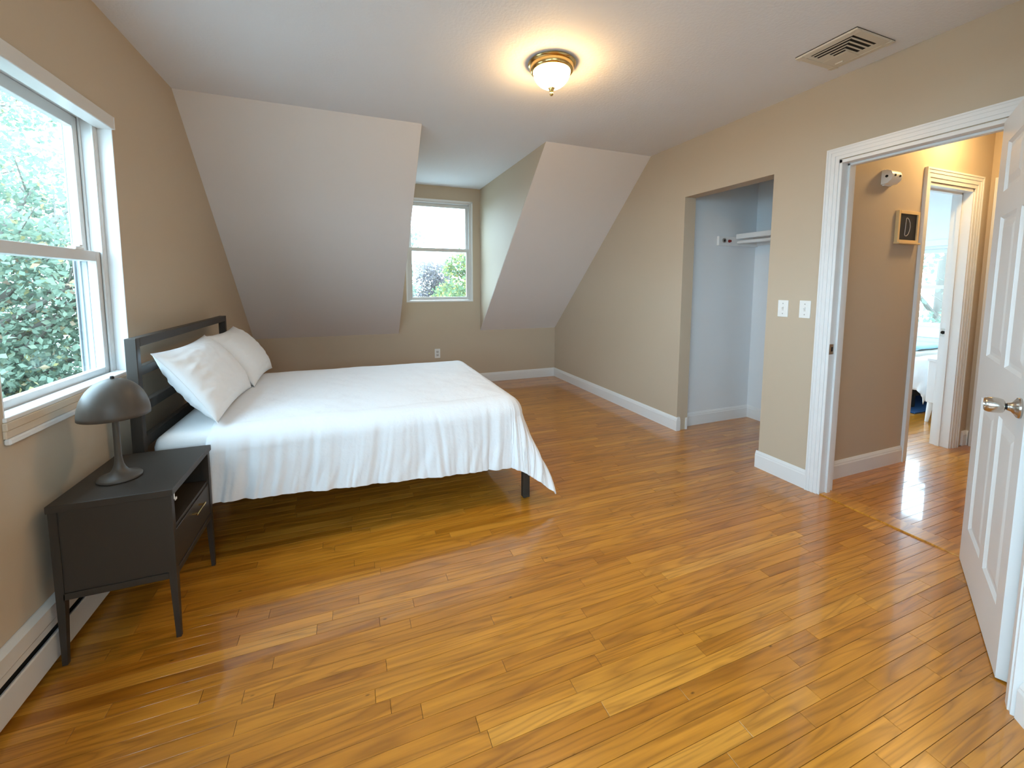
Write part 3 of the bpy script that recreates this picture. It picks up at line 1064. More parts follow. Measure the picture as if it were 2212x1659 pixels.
hd = part('handle', join(box(NX1 + 0.012, NX1 + 0.018, 1.865, 1.965, 0.350, 0.356, 0.0012, 1),
                         box(NX1 - 0.005, NX1 + 0.014, 1.875, 1.881, 0.350, 0.356), box(NX1 - 0.005, NX1 + 0.014, 1.949, 1.955, 0.350, 0.356)), 'brass', dw)
hd['label'] = 'slim brass bar handle'
part('white_corner_bit', join(box(NX1 - 0.006, NX1 + 0.001, NY0 + 0.020, NY0 + 0.026, 0.488, 0.518), box(NX1 - 0.006, NX1 + 0.001, NY0 + 0.020, NY0 + 0.044, 0.488, 0.496)), 'plate', ns)  # small white L-shaped bit at the near front corner


def taper_leg(x0, x1, y0, y1, ztop, sx, sy, tw):
    """square leg tapering towards its foot on the inner sides"""
    bm = bmesh.new()
    zl = 0.222
    fx0, fx1 = (x0, x0 + tw) if sx < 0 else (x1 - tw, x1)
    fy0, fy1 = (y0, y0 + tw) if sy < 0 else (y1 - tw, y1)
    rings = []
    for (a0, a1, b0, b1_, z) in ((fx0, fx1, fy0, fy1, 0.0), (x0, x1, y0, y1, zl), (x0, x1, y0, y1, ztop)):
        rings.append([bm.verts.new(p) for p in ((a0, b0, z), (a1, b0, z), (a1, b1_, z), (a0, b1_, z))])
    for a, b in zip(rings[:-1], rings[1:]):
        for k in range(4):
            bm.faces.new((a[k], a[(k + 1) % 4], b[(k + 1) % 4], b[k]))
    bm.faces.new(rings[0][::-1])
    bm.faces.new(rings[-1])
    return bm


for sx in (-1, 1):
    for sy in (-1, 1):
        x0, x1 = (NX0, NX0 + 0.022) if sx < 0 else (NX1 - 0.022, NX1)
        y0, y1 = (NY0, NY0 + 0.022) if sy < 0 else (NY1 - 0.022, NY1)
        part('leg', taper_leg(x0, x1, y0, y1, NZ - 0.024, sx, sy, 0.014), 'stand', ns)

# ================================================================== table lamp
LX, LY = 0.158, 1.855
tl = thing('table_lamp', 'taupe mushroom table lamp with dome shade on the dark nightstand', 'lamp', (LX, LY, NZ))
basep = [(0, 0.0), (0.060, 0.0), (0.0625, 0.002), (0.063, 0.007), (0.061, 0.010), (0.050, 0.0135), (0.037, 0.018), (0.026, 0.026), (0.0185, 0.038), (0.0140, 0.051), (0.0115, 0.066), (0.0105, 0.080), (0, 0.080)]
part('base', lathe(basep, 48, LX, LY, NZ), 'lamp', tl, True)
part('stem', lathe([(0.0104, 0.078), (0.0098, 0.15), (0.0098, 0.29), (0, 0.29)], 24, LX, LY, NZ), 'lamp', tl, True)
prof = []
RS, HS = 0.0985, 0.134
for k in range(17):
    a = k / 16 * math.pi / 2
    prof.append((RS * math.cos(a) ** 0.92 if k < 16 else 0.0, 0.230 + HS * math.sin(a)))
inner = [(max(r - 0.003, 0.0) if k < 16 else 0.0, z - (0.003 if k > 3 else 0.0)) for k, (r, z) in enumerate(prof)]
part('shade', lathe(prof[::-1] + inner, 64, LX, LY, NZ, caps=False), 'lamp', tl, 'all')
part('finial', lathe([(0, 0.356), (0.0065, 0.358), (0.0065, 0.368), (0.005, 0.373), (0, 0.374)], 16, LX, LY, NZ), 'lamp_black', tl, True)

# ================================================================== bed
BX0, BX1, BY0, BY1 = 0.079, 1.900, 2.150, 3.500
bed = thing('bed_frame', 'charcoal metal bed frame with slatted headboard against the left wall', 'bed', ((BX0 + BX1) / 2, (BY0 + BY1) / 2, 0))
hb = thing('tmp', None, None)
bpy.data.objects.remove(hb)
for yy in ((BY0, BY0 + 0.034), (BY1 - 0.034, BY1)):
    part('headboard_post', box(BX0, BX0 + 0.040, yy[0], yy[1], 0, 1.016, 0.002, 1), 'bed_metal', bed)
part('top_rail', box(BX0, BX0 + 0.040, BY0 + 0.034, BY1 - 0.034, 0.978, 1.016, 0.002, 1), 'bed_metal', bed)
for z0, z1 in ((0.852, 0.892), (0.692, 0.736), (0.538, 0.584)):
    part('headboard_rail', box(BX0 + 0.006, BX0 + 0.034, BY0 + 0.034, BY1 - 0.034, z0, z1, 0.002, 1), 'bed_metal', bed)
for yy in ((BY0 + 0.004, BY0 + 0.034), (BY1 - 0.034, BY1 - 0.004)):
    part('side_rail', box(BX0 + 0.040, BX1 - 0.04, yy[0], yy[1], 0.265, 0.305, 0.002, 1), 'bed_metal', bed)
part('foot_rail', box(BX1 - 0.045, BX1 - 0.008, BY0 + 0.02, BY1 - 0.02, 0.265, 0.305, 0.002, 1), 'bed_metal', bed)
part('centre_rail', box(BX0 + 0.040, BX1 - 0.045, 2.81, 2.84, 0.265, 0.300), 'bed_metal', bed)
for k in range(13):
    xx = BX0 + 0.10 + k * 0.135
    part('slat', box(xx, xx + 0.05, BY0 + 0.034, BY1 - 0.034, 0.299, 0.305), 'bed_metal', bed)
for yy in ((BY0 - 0.022, BY0 + 0.016), (BY1 - 0.038, BY1)):
    part('leg', box(BX1 - 0.040, BX1 + 0.0, yy[0], yy[1], 0, 0.300, 0.002, 1), 'bed_metal', bed)
part('leg', box(0.98, 1.015, 2.81, 2.84, 0, 0.265, 0.002, 1), 'bed_metal', bed)

# mattress in its fitted sheet
bmm = box(0.130, 1.855, 2.168, 3.478, 0.306, 0.583, 0.055, 6)
tag(obj('mattress', bmm, 'sheet', None, True), 'white sheeted mattress end showing at the headboard beneath the duvet', 'mattress')


# ---- helper noise (smooth, deterministic)
def smooth_noise1(x, seed, freq):
    x = np.asarray(x, float) * freq + seed * 17.31
    i = np.floor(x).astype(int)
    f = x - i
    f = f * f * (3 - 2 * f)

    def h(k):
        v = np.sin(k * 127.1 + seed * 311.7) * 43758.5453
        return v - np.floor(v)
    return h(i) * (1 - f) + h(i + 1) * f - 0.5


def smooth_noise2(x, y, seed):
    x = np.asarray(x, float)
    y = np.asarray(y, float)
    i, j = np.floor(x).astype(int), np.floor(y).astype(int)
    f, g = x - i, y - j
    f = f * f * (3 - 2 * f)
    g = g * g * (3 - 2 * g)

    def h(a, b):
        v = np.sin(a * 127.1 + b * 269.5 + seed * 74.7) * 43758.5453
        return v - np.floor(v)
    return (h(i, j) * (1 - f) + h(i + 1, j) * f) * (1 - g) + (h(i, j + 1) * (1 - f) + h(i + 1, j + 1) * f) * g - 0.5


def grid_obj(name, P, mat, parent=None, solid=0.0, off=-1.0):
    n, m, _ = P.shape
    me = bpy.data.meshes.new(name)
    idx = np.arange(n * m).reshape(n, m)
    F = np.stack([idx[:-1, :-1], idx[1:, :-1], idx[1:, 1:], idx[:-1, 1:]], -1).reshape(-1, 4)
    me.from_pydata(P.reshape(-1, 3).tolist(), [], F.tolist())
    me.polygons.foreach_set('use_smooth', [True] * len(me.polygons))
    me.materials.append(M[mat])
    o = bpy.data.objects.new(name, me)
    C.objects.link(o)
    if parent:
        o.parent = parent
    if solid:
        md = o.modifiers.new('thickness', 'SOLIDIFY')
        md.thickness = solid
        md.offset = off
    return o


# ---- duvet: a sheet laid over the mattress, hanging at the near side, the far side and the foot
def duvet():
    X0, XE, YN, YFAR, ZT = 0.335, 1.780, 2.250, 3.410, 0.606
    R = 0.105
    nu, nv = 420, 330
    LF, LN = 0.43, 0.42
    # sheet coordinates: a beyond the foot edge, b beyond the near edge (negative v) or the far edge
    u = np.concatenate([np.linspace(X0, XE, 300), XE + np.linspace(0, LF, nu - 300 + 1)[1:]])
    v = np.concatenate([YN - np.linspace(LN, 0, 150)[:-1], np.linspace(YN, YFAR, 110), YFAR + np.linspace(0, LN, 72)[1:]])
    U, V = np.meshgrid(u, v, indexing='ij')
    # the hem hangs lower towards the foot
    frac = np.clip((U - X0) / (XE - X0), 0, 1)
    grow = 0.90 + 0.17 * frac
    a = np.maximum(U - XE, 0)
    bn = np.maximum(YN - V, 0) * grow
    bf = np.maximum(V - YFAR, 0)
    b = bn + bf
    sgn = np.where(V < YN, -1.0, 1.0)
    t = np.sqrt(a * a + b * b)
    safe = np.maximum(t, 1e-9)
    da, db = a / safe, b / safe
    corner = np.clip(2 * da * db, 0, 1)
    th = np.minimum(t / R, math.pi / 2)
    out = R * np.sin(th)
    drop = R * (1 - np.cos(th))
    ext = np.maximum(t - R * math.pi / 2, 0)
    flare = 0.10 + 0.34 * corner
    out = out + ext * flare
    drop = drop + ext * np.sqrt(np.maximum(1 - flare ** 2 * 0.6, 0.2))
    # coordinate running along the hem, for the folds
    s = np.where(b > 0, U, V + 5) + np.where((a > 0) & (b > 0), np.arctan2(a, b) * 0.30, 0)
    w = np.clip((t - 0.05) / 0.22, 0, 1)
    hemw = np.clip((t - 0.24) / 0.14, 0, 1)
    warp = 0.05 * smooth_noise1(t, 5, 6.0) + 0.35 * (t - 0.1) * smooth_noise1(s, 9, 3.0)
    s2 = s + warp
    fold = (0.010 * smooth_noise1(s2, 1, 9.0) + 0.012 * smooth_noise1(s2, 2, 19.0) + 0.009 * smooth_noise1(s2, 3, 37.0) + 0.004 * smooth_noise1(s2, 12, 66.0)) * w
    gather = (0.010 * smooth_noise1(s2 * 1.0 + 0.3 * t, 4, 33.0) + 0.006 * smooth_noise1(s2, 6, 70.0)) * hemw
    # big soft pleats where the foot corner turns
    pleat = corner * np.clip(ext * 4, 0, 1) * 0.016 * np.sin(np.arctan2(a, np.maximum(b, 1e-6)) * 9.0 + 1.0)
    out = out + fold + gather + pleat
    hem_lift = 0.004 * smooth_noise1(s, 8, 7.0) * hemw
    x = np.minimum(U, XE) + out * da
    y_ = np.where(V < YN, YN, np.where(V > YFAR, YFAR, V)) + sgn * out * db
    z = ZT - drop + hem_lift
    top = np.clip(1 - t / 0.05, 0, 1)
    z = z + top * (0.010 * smooth_noise2(U * 5, V * 5, 1) + 0.004 * smooth_noise2(U * 16, V * 16, 2))
    # rounded crown: thinner towards the edges of the top
    ex = np.minimum(np.minimum(V - YN, YFAR - V), XE - U) * (t <= 0)
    z = z - 0.016 * np.clip(1 - ex / 0.20, 0, 1) ** 2
    # head edge tucks down a little
    z = z - 0.012 * np.clip(1 - (U - X0) / 0.03, 0, 1) ** 2
    # the far side and foot stay clear of the floor
    z = np.maximum(z, 0.035)
    P = np.stack([x, y_, z], -1)
    return grid_obj('duvet', P[:, ::-1], 'duvet', None, 0.005, -1.0)


tag(duvet(), 'white cotton duvet spread over the bed with corner hanging at the foot', 'duvet')


# ---- pillows
def pillow(name, centre, lean, length, height, thick, label, seed, yaw=0.0):
    n, m = 72, 56
    u = np.linspace(-1, 1, n)
    v = np.linspace(-1, 1, m)
    U, V = np.meshgrid(u, v, indexing='ij')
    # corners stay pointed, the sides are drawn in
    px = U * length / 2 * (1 - 0.075 * (1 - V ** 2) ** 1.0 * np.abs(U) ** 3)
    pz = V * height / 2 * (1 - 0.10 * (1 - U ** 2) ** 1.0 * np.abs(V) ** 3)
    prof_ = (np.clip(1 - np.abs(U) ** 2.6, 0, 1) * np.clip(1 - np.abs(V) ** 2.3, 0, 1)) ** 0.56
    wr = (smooth_noise2(U * 5 + V * 3 + 7 * seed, V * 8 - U * 2, seed) * 0.018 + smooth_noise2(U * 13 + V * 9, V * 17 + seed, seed + 3) * 0.009)
    edge = np.clip(1.15 - prof_, 0.25, 1)
    res = []
    for s in (1, -1):
        th = s * thick / 2 * prof_ + s * wr * edge * np.clip(prof_ * 1.7 - 0.3, 0, 1)
        res.append(np.stack([px, th, pz], -1))
    t = thing(name, label, 'pillow', centre, 'pillows leaning on the headboard', rotz=0.0, local=True)
    V_, F_ = [], []
    idx = np.arange(n * m).reshape(n, m)
    q = np.stack([idx[:-1, :-1], idx[1:, :-1], idx[1:, 1:], idx[:-1, 1:]], -1).reshape(-1, 4)
    allv = np.concatenate([res[0].reshape(-1, 3), res[1].reshape(-1, 3)])
    faces = q[:, ::-1].tolist() + (q + n * m).tolist()
    me = bpy.data.meshes.new('pillowcase')
    me.from_pydata(allv.tolist(), [], faces)
    bm = bmesh.new()
    bm.from_mesh(me)
    bmesh.ops.remove_doubles(bm, verts=bm.verts, dist=1e-6)
    bmesh.ops.recalc_face_normals(bm, faces=bm.faces)
    # local: x along the bed width (world y), y thickness, z up the leaning face
    rot = Matrix.Rotation(math.radians(90) + yaw, 4, 'Z') @ Matrix.Rotation(lean, 4, 'X')
    bmesh.ops.transform(bm, matrix=rot, verts=bm.verts)
    part('pillowcase', bm, 'pillow', t, 'all')
    # piped seam round the edge
    ring = [(u_, -1) for u_ in np.linspace(-1, 1, 40)] + [(1, v_) for v_ in np.linspace(-1, 1, 30)] + [(u_, 1) for u_ in np.linspace(1, -1, 40)] + [(-1, v_) for v_ in np.linspace(1, -1, 30)]
    sb = bmesh.new()
    prev = None
    first = None
    for uu, vv in ring:
        c = Vector((uu * length / 2 * (1 - 0.075 * (1 - vv * vv) * abs(uu) ** 3), 0.0, vv * height / 2 * (1 - 0.10 * (1 - uu * uu) * abs(vv) ** 3)))
        cur = [sb.verts.new(c + Vector((dx, dy, dz))) for dx, dy, dz in ((0, 0.0018, 0), (uu * 0.0018, 0, vv * 0.0018), (0, -0.0018, 0))]
        if prev:
            for k in range(2):
                sb.faces.new((prev[k], cur[k], cur[k + 1], prev[k + 1]))
        else:
            first = cur
        prev = cur
    bmesh.ops.recalc_face_normals(sb, faces=sb.faces)
    bmesh.ops.transform(sb, matrix=rot, verts=sb.verts)
    part('seam', sb, 'pillow', t, 'all')
    return t


pillow('pillow', (0.262, 2.545, 0.778), math.radians(-34), 0.705, 0.400, 0.185, 'white pillow leaning on the headboard nearest the lamp', 1, math.radians(0))
pillow('pillow', (0.272, 3.212, 0.774), math.radians(-36), 0.620, 0.400, 0.175, 'white pillow leaning on the headboard, farther from the lamp', 2, math.radians(0))

# ================================================================== ceiling light
GX, GY = 1.975, 2.050
cl = thing('ceiling_light', 'lit brass flush-mount ceiling light with white glass dome', 'ceiling light', (GX, GY, H))
part('canopy', lathe([(0, 0.0), (0.122, 0.0), (0.126, -0.006), (0.122, -0.013), (0.114, -0.016), (0.114, -0.036), (0.108, -0.044), (0.100, -0.046), (0.094, -0.044), (0.094, -0.030), (0, -0.030)], 64, GX, GY, H), 'brass', cl, True)
dp = [(0.097, -0.040)]
for k in range(1, 15):
    a = k / 14 * math.pi / 2
    dp.append((0.097 * math.cos(a) if k < 14 else 0.0, -0.040 - 0.085 * math.sin(a)))
dome = part('glass_dome', lathe(dp, 64, GX, GY, H, caps=False), 'dome', cl, 'all')
dome['label'] = 'glowing white glass dome'
part('finial', lathe([(0, -0.118), (0.018, -0.120), (0.0175, -0.126), (0.008, -0.139), (0.0055, -0.144), (0.0095, -0.149), (0.0100, -0.155), (0.006, -0.161), (0, -0.163)], 24, GX, GY, H), 'brass', cl, True)
# hall light, out of sight above the door head
hl = thing('ceiling_light', 'lit flush ceiling light out of view in the hall', 'ceiling light', (4.74, 1.34, HH))
part('canopy', lathe([(0, 0.0), (0.12, 0.0), (0.12, -0.03), (0, -0.03)], 40, 4.74, 1.34, HH), 'brass', hl, True)
part('glass_dome', lathe([(0.10, -0.03), (0.092, -0.06), (0.07, -0.085), (0.035, -0.1), (0, -0.103)], 40, 4.74, 1.34, HH, caps=False), 'dome_hall', hl, 'all')

# ================================================================== ceiling vent
VX0, VX1, VY0, VY1 = 3.102, 3.392, 1.262, 1.541
vt = thing('ceiling_vent', 'cream metal ceiling vent grille near the doorway wall', 'vent', ((VX0 + VX1) / 2, (VY0 + VY1) / 2, H))
zt = H - 0.004
fl = 0.034
part('shadow_line', box(VX0 + 0.001, VX1 - 0.001, VY0 + 0.001, VY1 - 0.001, H - 0.0045, H), 'dark_hole', vt)  # near-black strip painting the shadow line around the vent frame
part('frame', join(prism([(VX0, zt), (VX0 + 0.004, zt - 0.006), (VX0 + fl, zt - 0.009), (VX0 + fl, zt)], 1, VY0, VY1),
                   prism([(VX1, zt), (VX1 - 0.004, zt - 0.006), (VX1 - fl, zt - 0.009), (VX1 - fl, zt)], 1, VY0, VY1),
                   prism([(VY0, zt), (VY0 + 0.004, zt - 0.006), (VY0 + fl, zt - 0.009), (VY0 + fl, zt)], 0, VX0 + 0.003, VX1 - 0.003),
                   prism([(VY1, zt), (VY1 - 0.004, zt - 0.006), (VY1 - fl, zt - 0.009), (VY1 - fl, zt)], 0, VX0 + 0.003, VX1 - 0.003)), 'vent', vt)
part('duct_shade', box(VX0 + fl - 0.002, VX1 - fl + 0.002, VY0 + fl - 0.002, VY1 - fl + 0.002, zt - 0.0049, zt - 0.0005), 'dark_hole', vt)  # solid near-black slab; the shade behind the slots is put into its colour
ix0, ix1, iy0, iy1 = VX0 + fl, VX1 - fl, VY0 + fl, VY1 - fl


zs_ = zt - 0.0050
# strips between the long slots (along y), then the short slots across the far end
for k in range(5):
    xx = ix0 + k * 0.0250
    part('slat', box(xx + 0.0155, xx + 0.0250, iy0 + 0.0235 * min(k + 1, 4) - 0.006, iy1, zs_ - 0.0012, zs_), 'vent', vt)
for k in range(4):
    yy = iy0 + k * 0.0235
    part('slat', box(ix0 + 0.0250 * (k + 1) - 0.010, ix1, yy + 0.0150, yy + 0.0235, zs_ - 0.0012, zs_), 'vent', vt)
part('blank_plate', join(box(ix0 + 0.125, ix1, iy0 + 0.094, iy1, zs_ - 0.0030, zs_), box(ix0 + 0.070, ix0 + 0.125, iy1 - 0.062, iy1, zs_ - 0.0015, zs_)), 'vent', vt)
part('end_plate', box(ix1 - 0.040, ix1, iy0, iy0 + 0.094, zs_ - 0.0016, zs_), 'vent', vt)
part('end_plate', box(ix0, ix0 + 0.125, iy1 - 0.018, iy1, zs_ - 0.0016, zs_), 'vent', vt)
part('damper_lever', box(ix1 - 0.030, ix1 - 0.024, iy1 - 0.055, iy1 - 0.020, zt - 0.014, zt - 0.007), 'vent', vt)


# ================================================================== switches, outlet
def switch(yc, zc, label):
    t = thing('light_switch', label, 'light switch', (W, yc, zc), 'toggle switches between closet and doorway')
    pl = part('plate', box(W - 0.005, W, yc - 0.033, yc + 0.033, zc - 0.053, zc + 0.053, 0.002, 2), 'plate', t)
    part('slot', box(W - 0.0056, W - 0.004, yc - 0.0055, yc + 0.0055, zc - 0.0125, zc + 0.0125), 'heater', t)
    part('toggle', prism([(W - 0.004, zc - 0.005), (W - 0.004, zc + 0.006), (W - 0.013, zc + 0.012), (W - 0.014, zc + 0.007)], 1, yc - 0.0045, yc + 0.0045), 'plate', t)
    for dz in (-0.032, 0.032):
        part('screw', tube((W - 0.0045, yc, zc + dz), (W - 0.0062, yc, zc + dz), 0.0032, 10), 'steel', t)


switch(1.8205, 1.096, 'white toggle light switch nearer the closet opening')
switch(1.684, 1.098, 'white toggle light switch nearer the door casing')
ot = thing('wall_outlet', 'white double wall outlet on the knee wall below the dormer window', 'outlet', (1.924, D, 0.402))
part('plate', box(1.891, 1.957, D - 0.005, D, 0.347, 0.459, 0.002, 2), 'plate', ot)
for zc in (0.383, 0.423):
    sck = part('socket', box(1.908, 1.940, D - 0.0075, D - 0.004, zc - 0.014, zc + 0.014, 0.003, 2), 'heater', ot)
    part('slots', join(box(1.916, 1.9185, D - 0.0082, D - 0.007, zc - 0.004, zc + 0.007), box(1.929, 1.9315, D - 0.0082, D - 0.007, zc - 0.004, zc + 0.006), box(1.9215, 1.9265, D - 0.0082, D - 0.007, zc - 0.011, zc - 0.006)), 'dark_hole', sck)

# ================================================================== hall things
sx0, sx1, sz0, sz1 = 4.270, 4.506, 1.522, 1.730
sg = thing('letter_sign', 'small framed black board with a chalk letter D on the hall wall', 'sign', ((sx0 + sx1) / 2, HY, (sz0 + sz1) / 2))
fwid = 0.020
yb0, yb1 = HY - 0.020, HY - 0.001
part('frame', join(box(sx0, sx0 + fwid, yb0, yb1, sz0, sz1, 0.001, 1), box(sx1 - fwid, sx1, yb0, yb1, sz0, sz1, 0.001, 1),
                   box(sx0 + fwid, sx1 - fwid, yb0, yb1, sz1 - fwid, sz1, 0.001, 1), box(sx0 + fwid, sx1 - fwid, yb0, yb1, sz0, sz0 + fwid, 0.001, 1),
                   box(sx0 - 0.004, sx1 + 0.004, yb0 - 0.012, yb1, sz0 - 0.006, sz0 + 0.004, 0.001, 1)), 'sign_frame', sg)
part('board', box(sx0 + fwid, sx1 - fwid, HY - 0.012, HY - 0.002, sz0 + fwid, sz1 - fwid), 'sign_black', sg)
lc = Vector(((sx0 + sx1) / 2 + 0.002, 0, (sz0 + sz1) / 2))
dpts = [(-0.022, 0.058), (-0.010, 0.060), (0.008, 0.050), (0.021, 0.030), (0.026, 0.005), (0.022, -0.022), (0.010, -0.044), (-0.008, -0.056), (-0.022, -0.056), (-0.030, -0.050)]
lb = []
for (a, b) in list(zip(dpts[:-1], dpts[1:])) + [((-0.022, 0.058), (-0.030, -0.050))]:
    lb.append(tube((lc.x + a[0], HY - 0.0125, lc.z + a[1]), (lc.x + b[0], HY - 0.0125, lc.z + b[1]), 0.0019, 8))
lt = part('letter', join(*lb), 'chalk', sg)
lt['label'] = 'chalk-grey letter D'
dt = thing('wall_sensor', 'small white rounded sensor on the hall wall above the sign', 'sensor', (4.135, HY, 1.918))
part('housing', join(prism([(HY - 0.001, 1.962), (HY - 0.030, 1.962), (HY - 0.052, 1.950), (HY - 0.062, 1.925), (HY - 0.055, 1.898), (HY - 0.035, 1.880), (HY - 0.001, 1.876)], 0, 4.085, 4.185)), 'plate', dt, True)
for px_, pz_ in ((4.110, 1.924), (4.160, 1.922)):
    part('dot', tube((px_, HY - 0.058, pz_), (px_, HY - 0.0645, pz_), 0.007, 12), 'dark_hole', dt)
part('side_screw', tube((4.0855, HY - 0.03, 1.922), (4.083, HY - 0.03, 1.922), 0.008, 12), 'dark_hole', dt)
part('base_plate', box(4.100, 4.175, HY - 0.012, HY - 0.0005, 1.870, 1.968), 'plate', dt)

# ================================================================== closet shelf and rod
cs = thing('closet_shelf', 'white closet shelf on a wall cleat', 'shelf', (4.2, CYL, 1.65))
part('cleat', box(3.955, CX - 0.001, CYL - 0.024, CYL - 0.0005, 1.588, 1.668, 0.002, 1), 'trim', cs)
part('back_cleat', box(CX - 0.019, CX - 0.0005, CYR + 0.001, CYL - 0.020, 1.600, 1.668, 0.002, 1), 'trim', cs)
part('board', box(4.170, CX - 0.001, CYR + 0.001, CYL - 0.021, 1.669, 1.692, 0.002, 1), 'trim', cs)
part('front_edge', box(4.158, 4.171, CYR + 0.001, CYL - 0.021, 1.650, 1.692, 0.002, 1), 'trim', cs)
rd = thing('closet_rod', 'white closet hanging rod below the shelf', 'rod', (4.185, 2.3, 1.630))
part('rod', tube((4.185, CYR + 0.002, 1.622), (4.185, CYL - 0.021, 1.622), 0.015, 18), 'trim', rd, True)
hk = thing('rod_socket', 'round metal rod socket on the closet cleat', 'socket', (4.012, CYL - 0.0245, 1.632))
part('ring', lathe([(0.012, 0.0), (0.019, 0.0), (0.019, 0.008), (0.012, 0.008), (0.012, 0.0)], 24, 0, 0, 0, caps=False), 'steel', hk, True)
hk.children[0].matrix_parent_inverse = Matrix.Identity(4)
hk.children[0].rotation_euler = (math.radians(90), 0, 0)
part('cup', box(4.004, 4.020, CYL - 0.029, CYL - 0.0235, 1.624, 1.640), 'lamp_black', hk)
rk = thing('coat_peg', 'dark red round peg on the closet cleat', 'peg', (4.075, CYL - 0.02, 1.628))
part('peg', tube((4.075, CYL - 0.0242, 1.628), (4.075, CYL - 0.041, 1.628), 0.013, 18, 0.010), 'red', rk, True)

# ================================================================== the room beyond: nightstand, bed, rug
n2 = thing('nightstand', 'white nightstand on splayed legs in the room beyond the hall', 'nightstand', (6.02, 1.90, 0))
part('body', box(5.830, 6.240, 1.760, 2.070, 0.185, 0.560, 0.002, 1), 'white_furn', n2)
part('top', box(5.822, 6.246, 1.752, 2.078, 0.560, 0.585, 0.002, 1), 'white_furn', n2)
part('drawer', box(5.845, 6.225, 2.0695, 2.078, 0.37, 0.55, 0.002, 1), 'white_furn', n2)
for sx, sy in ((5.862, 2.045), (6.208, 2.045), (5.862, 1.785), (6.208, 1.785)):
    bm = tube((sx, sy, 0.186), (sx + (-0.02 if sx < 6 else 0.02), sy + (0.01 if sy > 1.9 else -0.01), 0.0), 0.024, 12, 0.013)
    part('leg', bm, 'white_furn', n2, True)
rg = tag(obj('rug', box(6.02, 7.0, 2.22, 4.0, 0.0008, 0.012, 0.004, 2), 'rug'), 'blue rug on the floor of the room beyond', 'rug')
b2_ = thing('bed_frame', 'black bed base in the room beyond the hall', 'bed', (6.7, 2.9, 0))
part('base', box(6.20, 7.20, 2.30, 3.80, 0.14, 0.28, 0.01, 2), 'dark_cloth', b2_)
for lx in (6.24, 7.12):
    for ly in (2.34, 3.72):
        part('leg', box(lx, lx + 0.04, ly, ly + 0.04, 0.012, 0.14), 'dark_cloth', b2_)
tag(obj('mattress', box(6.16, 7.22, 2.26, 3.82, 0.281, 0.50, 0.04, 4), 'sheet', None, True), 'white mattress in the room beyond the hall', 'mattress')


def bedspread(name, x0, x1, y0, y1, zt, hang, mat, label, cat, seed, edge=0.06):
    """throw over the mattress, hanging over its near (low y) and left (low x) edges"""
    n, m = 60, 60
    u = np.linspace(-hang, x1 - x0, n)
    v = np.linspace(-hang, y1 - y0, m)
    U, V = np.meshgrid(u, v, indexing='ij')
    a, b = np.maximum(-U, 0), np.maximum(-V, 0)
    t = np.sqrt(a * a + b * b)
    sf = np.maximum(t, 1e-9)
    out = 0.02 + np.minimum(t, edge) * 0.4 + 0.03 * np.clip(t / max(hang, 1e-6), 0, 1) * (1 + smooth_noise1(U + V * 1.7, seed, 12.0))
    x = x0 + np.maximum(U, 0) - np.where(t > 0, out * a / sf, 0)
    y_ = y0 + np.maximum(V, 0) - np.where(t > 0, out * b / sf, 0)
    z = zt - np.maximum(t - 0.01, 0) + 0.012 * smooth_noise2(U * 6, V * 6, seed)
    z = np.maximum(z, 0.05)
    o = grid_obj(name, np.stack([x, y_, z], -1), mat, None, 0.012, 1.0)
    return tag(o, label, cat)


bedspread('bedspread', 6.15, 7.215, 2.25, 3.80, 0.512, 0.30, 'sheet', 'white bedspread hanging over the bed in the room beyond', 'bedspread', 3)
bedspread('throw', 6.30, 7.215, 2.40, 3.80, 0.535, 0.16, 'beige_cloth', 'beige throw on the bed in the room beyond', 'blanket', 5)
bedspread('blanket', 6.62, 7.215, 2.55, 3.80, 0.575, 0.03, 'blue_cloth', 'crumpled pale blue blanket below the far window', 'blanket', 7)


# ================================================================== outdoors
def ground():
    return struct('ground', box(-60, 60, -60, 90, -3.6, -3.5), 'ground', 'ground outside the house, coloured pale to bounce daylight indoors')


ground()


def leaf_cloud(name, centres, n, size, mat, parent):
    """many folded leaves scattered through a set of soft ellipsoids (centre, radii)"""
    tot = sum(r[0] * r[1] * r[2] for _, r in centres)
    V, F, T = [], [], []
    for c, r in centres:
        k = max(20, int(n * (r[0] * r[1] * r[2]) / tot))
        d = rng.normal(size=(k, 3))
        d /= np.linalg.norm(d, axis=1)[:, None]
        rad = rng.uniform(0.25, 1.0, size=k) ** 0.45
        p = np.array(c) + d * rad[:, None] * np.array(r) * (1 + 0.25 * rng.normal(size=(k, 1)) * 0.5)
        ax = rng.normal(size=(k, 3))
        ax[:, 2] -= 0.5
        ax /= np.linalg.norm(ax, axis=1)[:, None]
        sd = np.cross(ax, rng.normal(size=(k, 3)))
        sd /= np.linalg.norm(sd, axis=1)[:, None]
        nr = np.cross(ax, sd)
        L_ = size * rng.uniform(0.6, 1.3, size=(k, 1))
        a = p
        e = p + ax * L_
        s1 = p + ax * L_ * 0.45 + sd * L_ * 0.34 + nr * L_ * 0.08
        s2 = p + ax * L_ * 0.45 - sd * L_ * 0.34 + nr * L_ * 0.08
        base = len(V)
        V.extend(np.stack([a, s1, e, s2], 1).reshape(-1, 3).tolist())
        for q in range(k):
            i = base + q * 4
            F.append((i, i + 1, i + 2))
            F.append((i, i + 2, i + 3))
        tone = np.where(rng.uniform(size=k) < 0.91, rng.uniform(0, 0.8, size=k), rng.uniform(0.82, 1.0, size=k))
        T.append(np.repeat(tone, 4))
    me = bpy.data.meshes.new(name)
    me.from_pydata(V, [], F)
    a = me.attributes.new('tone', 'FLOAT', 'POINT')
    a.data.foreach_set('value', np.concatenate(T).astype(np.float32))
    me.materials.append(M[mat])
    o = bpy.data.objects.new(name, me)
    C.objects.link(o)
    o.parent = parent
    o.matrix_parent_inverse = Matrix.Translation(-parent.location)
    o['kind'] = 'stuff'
    return o


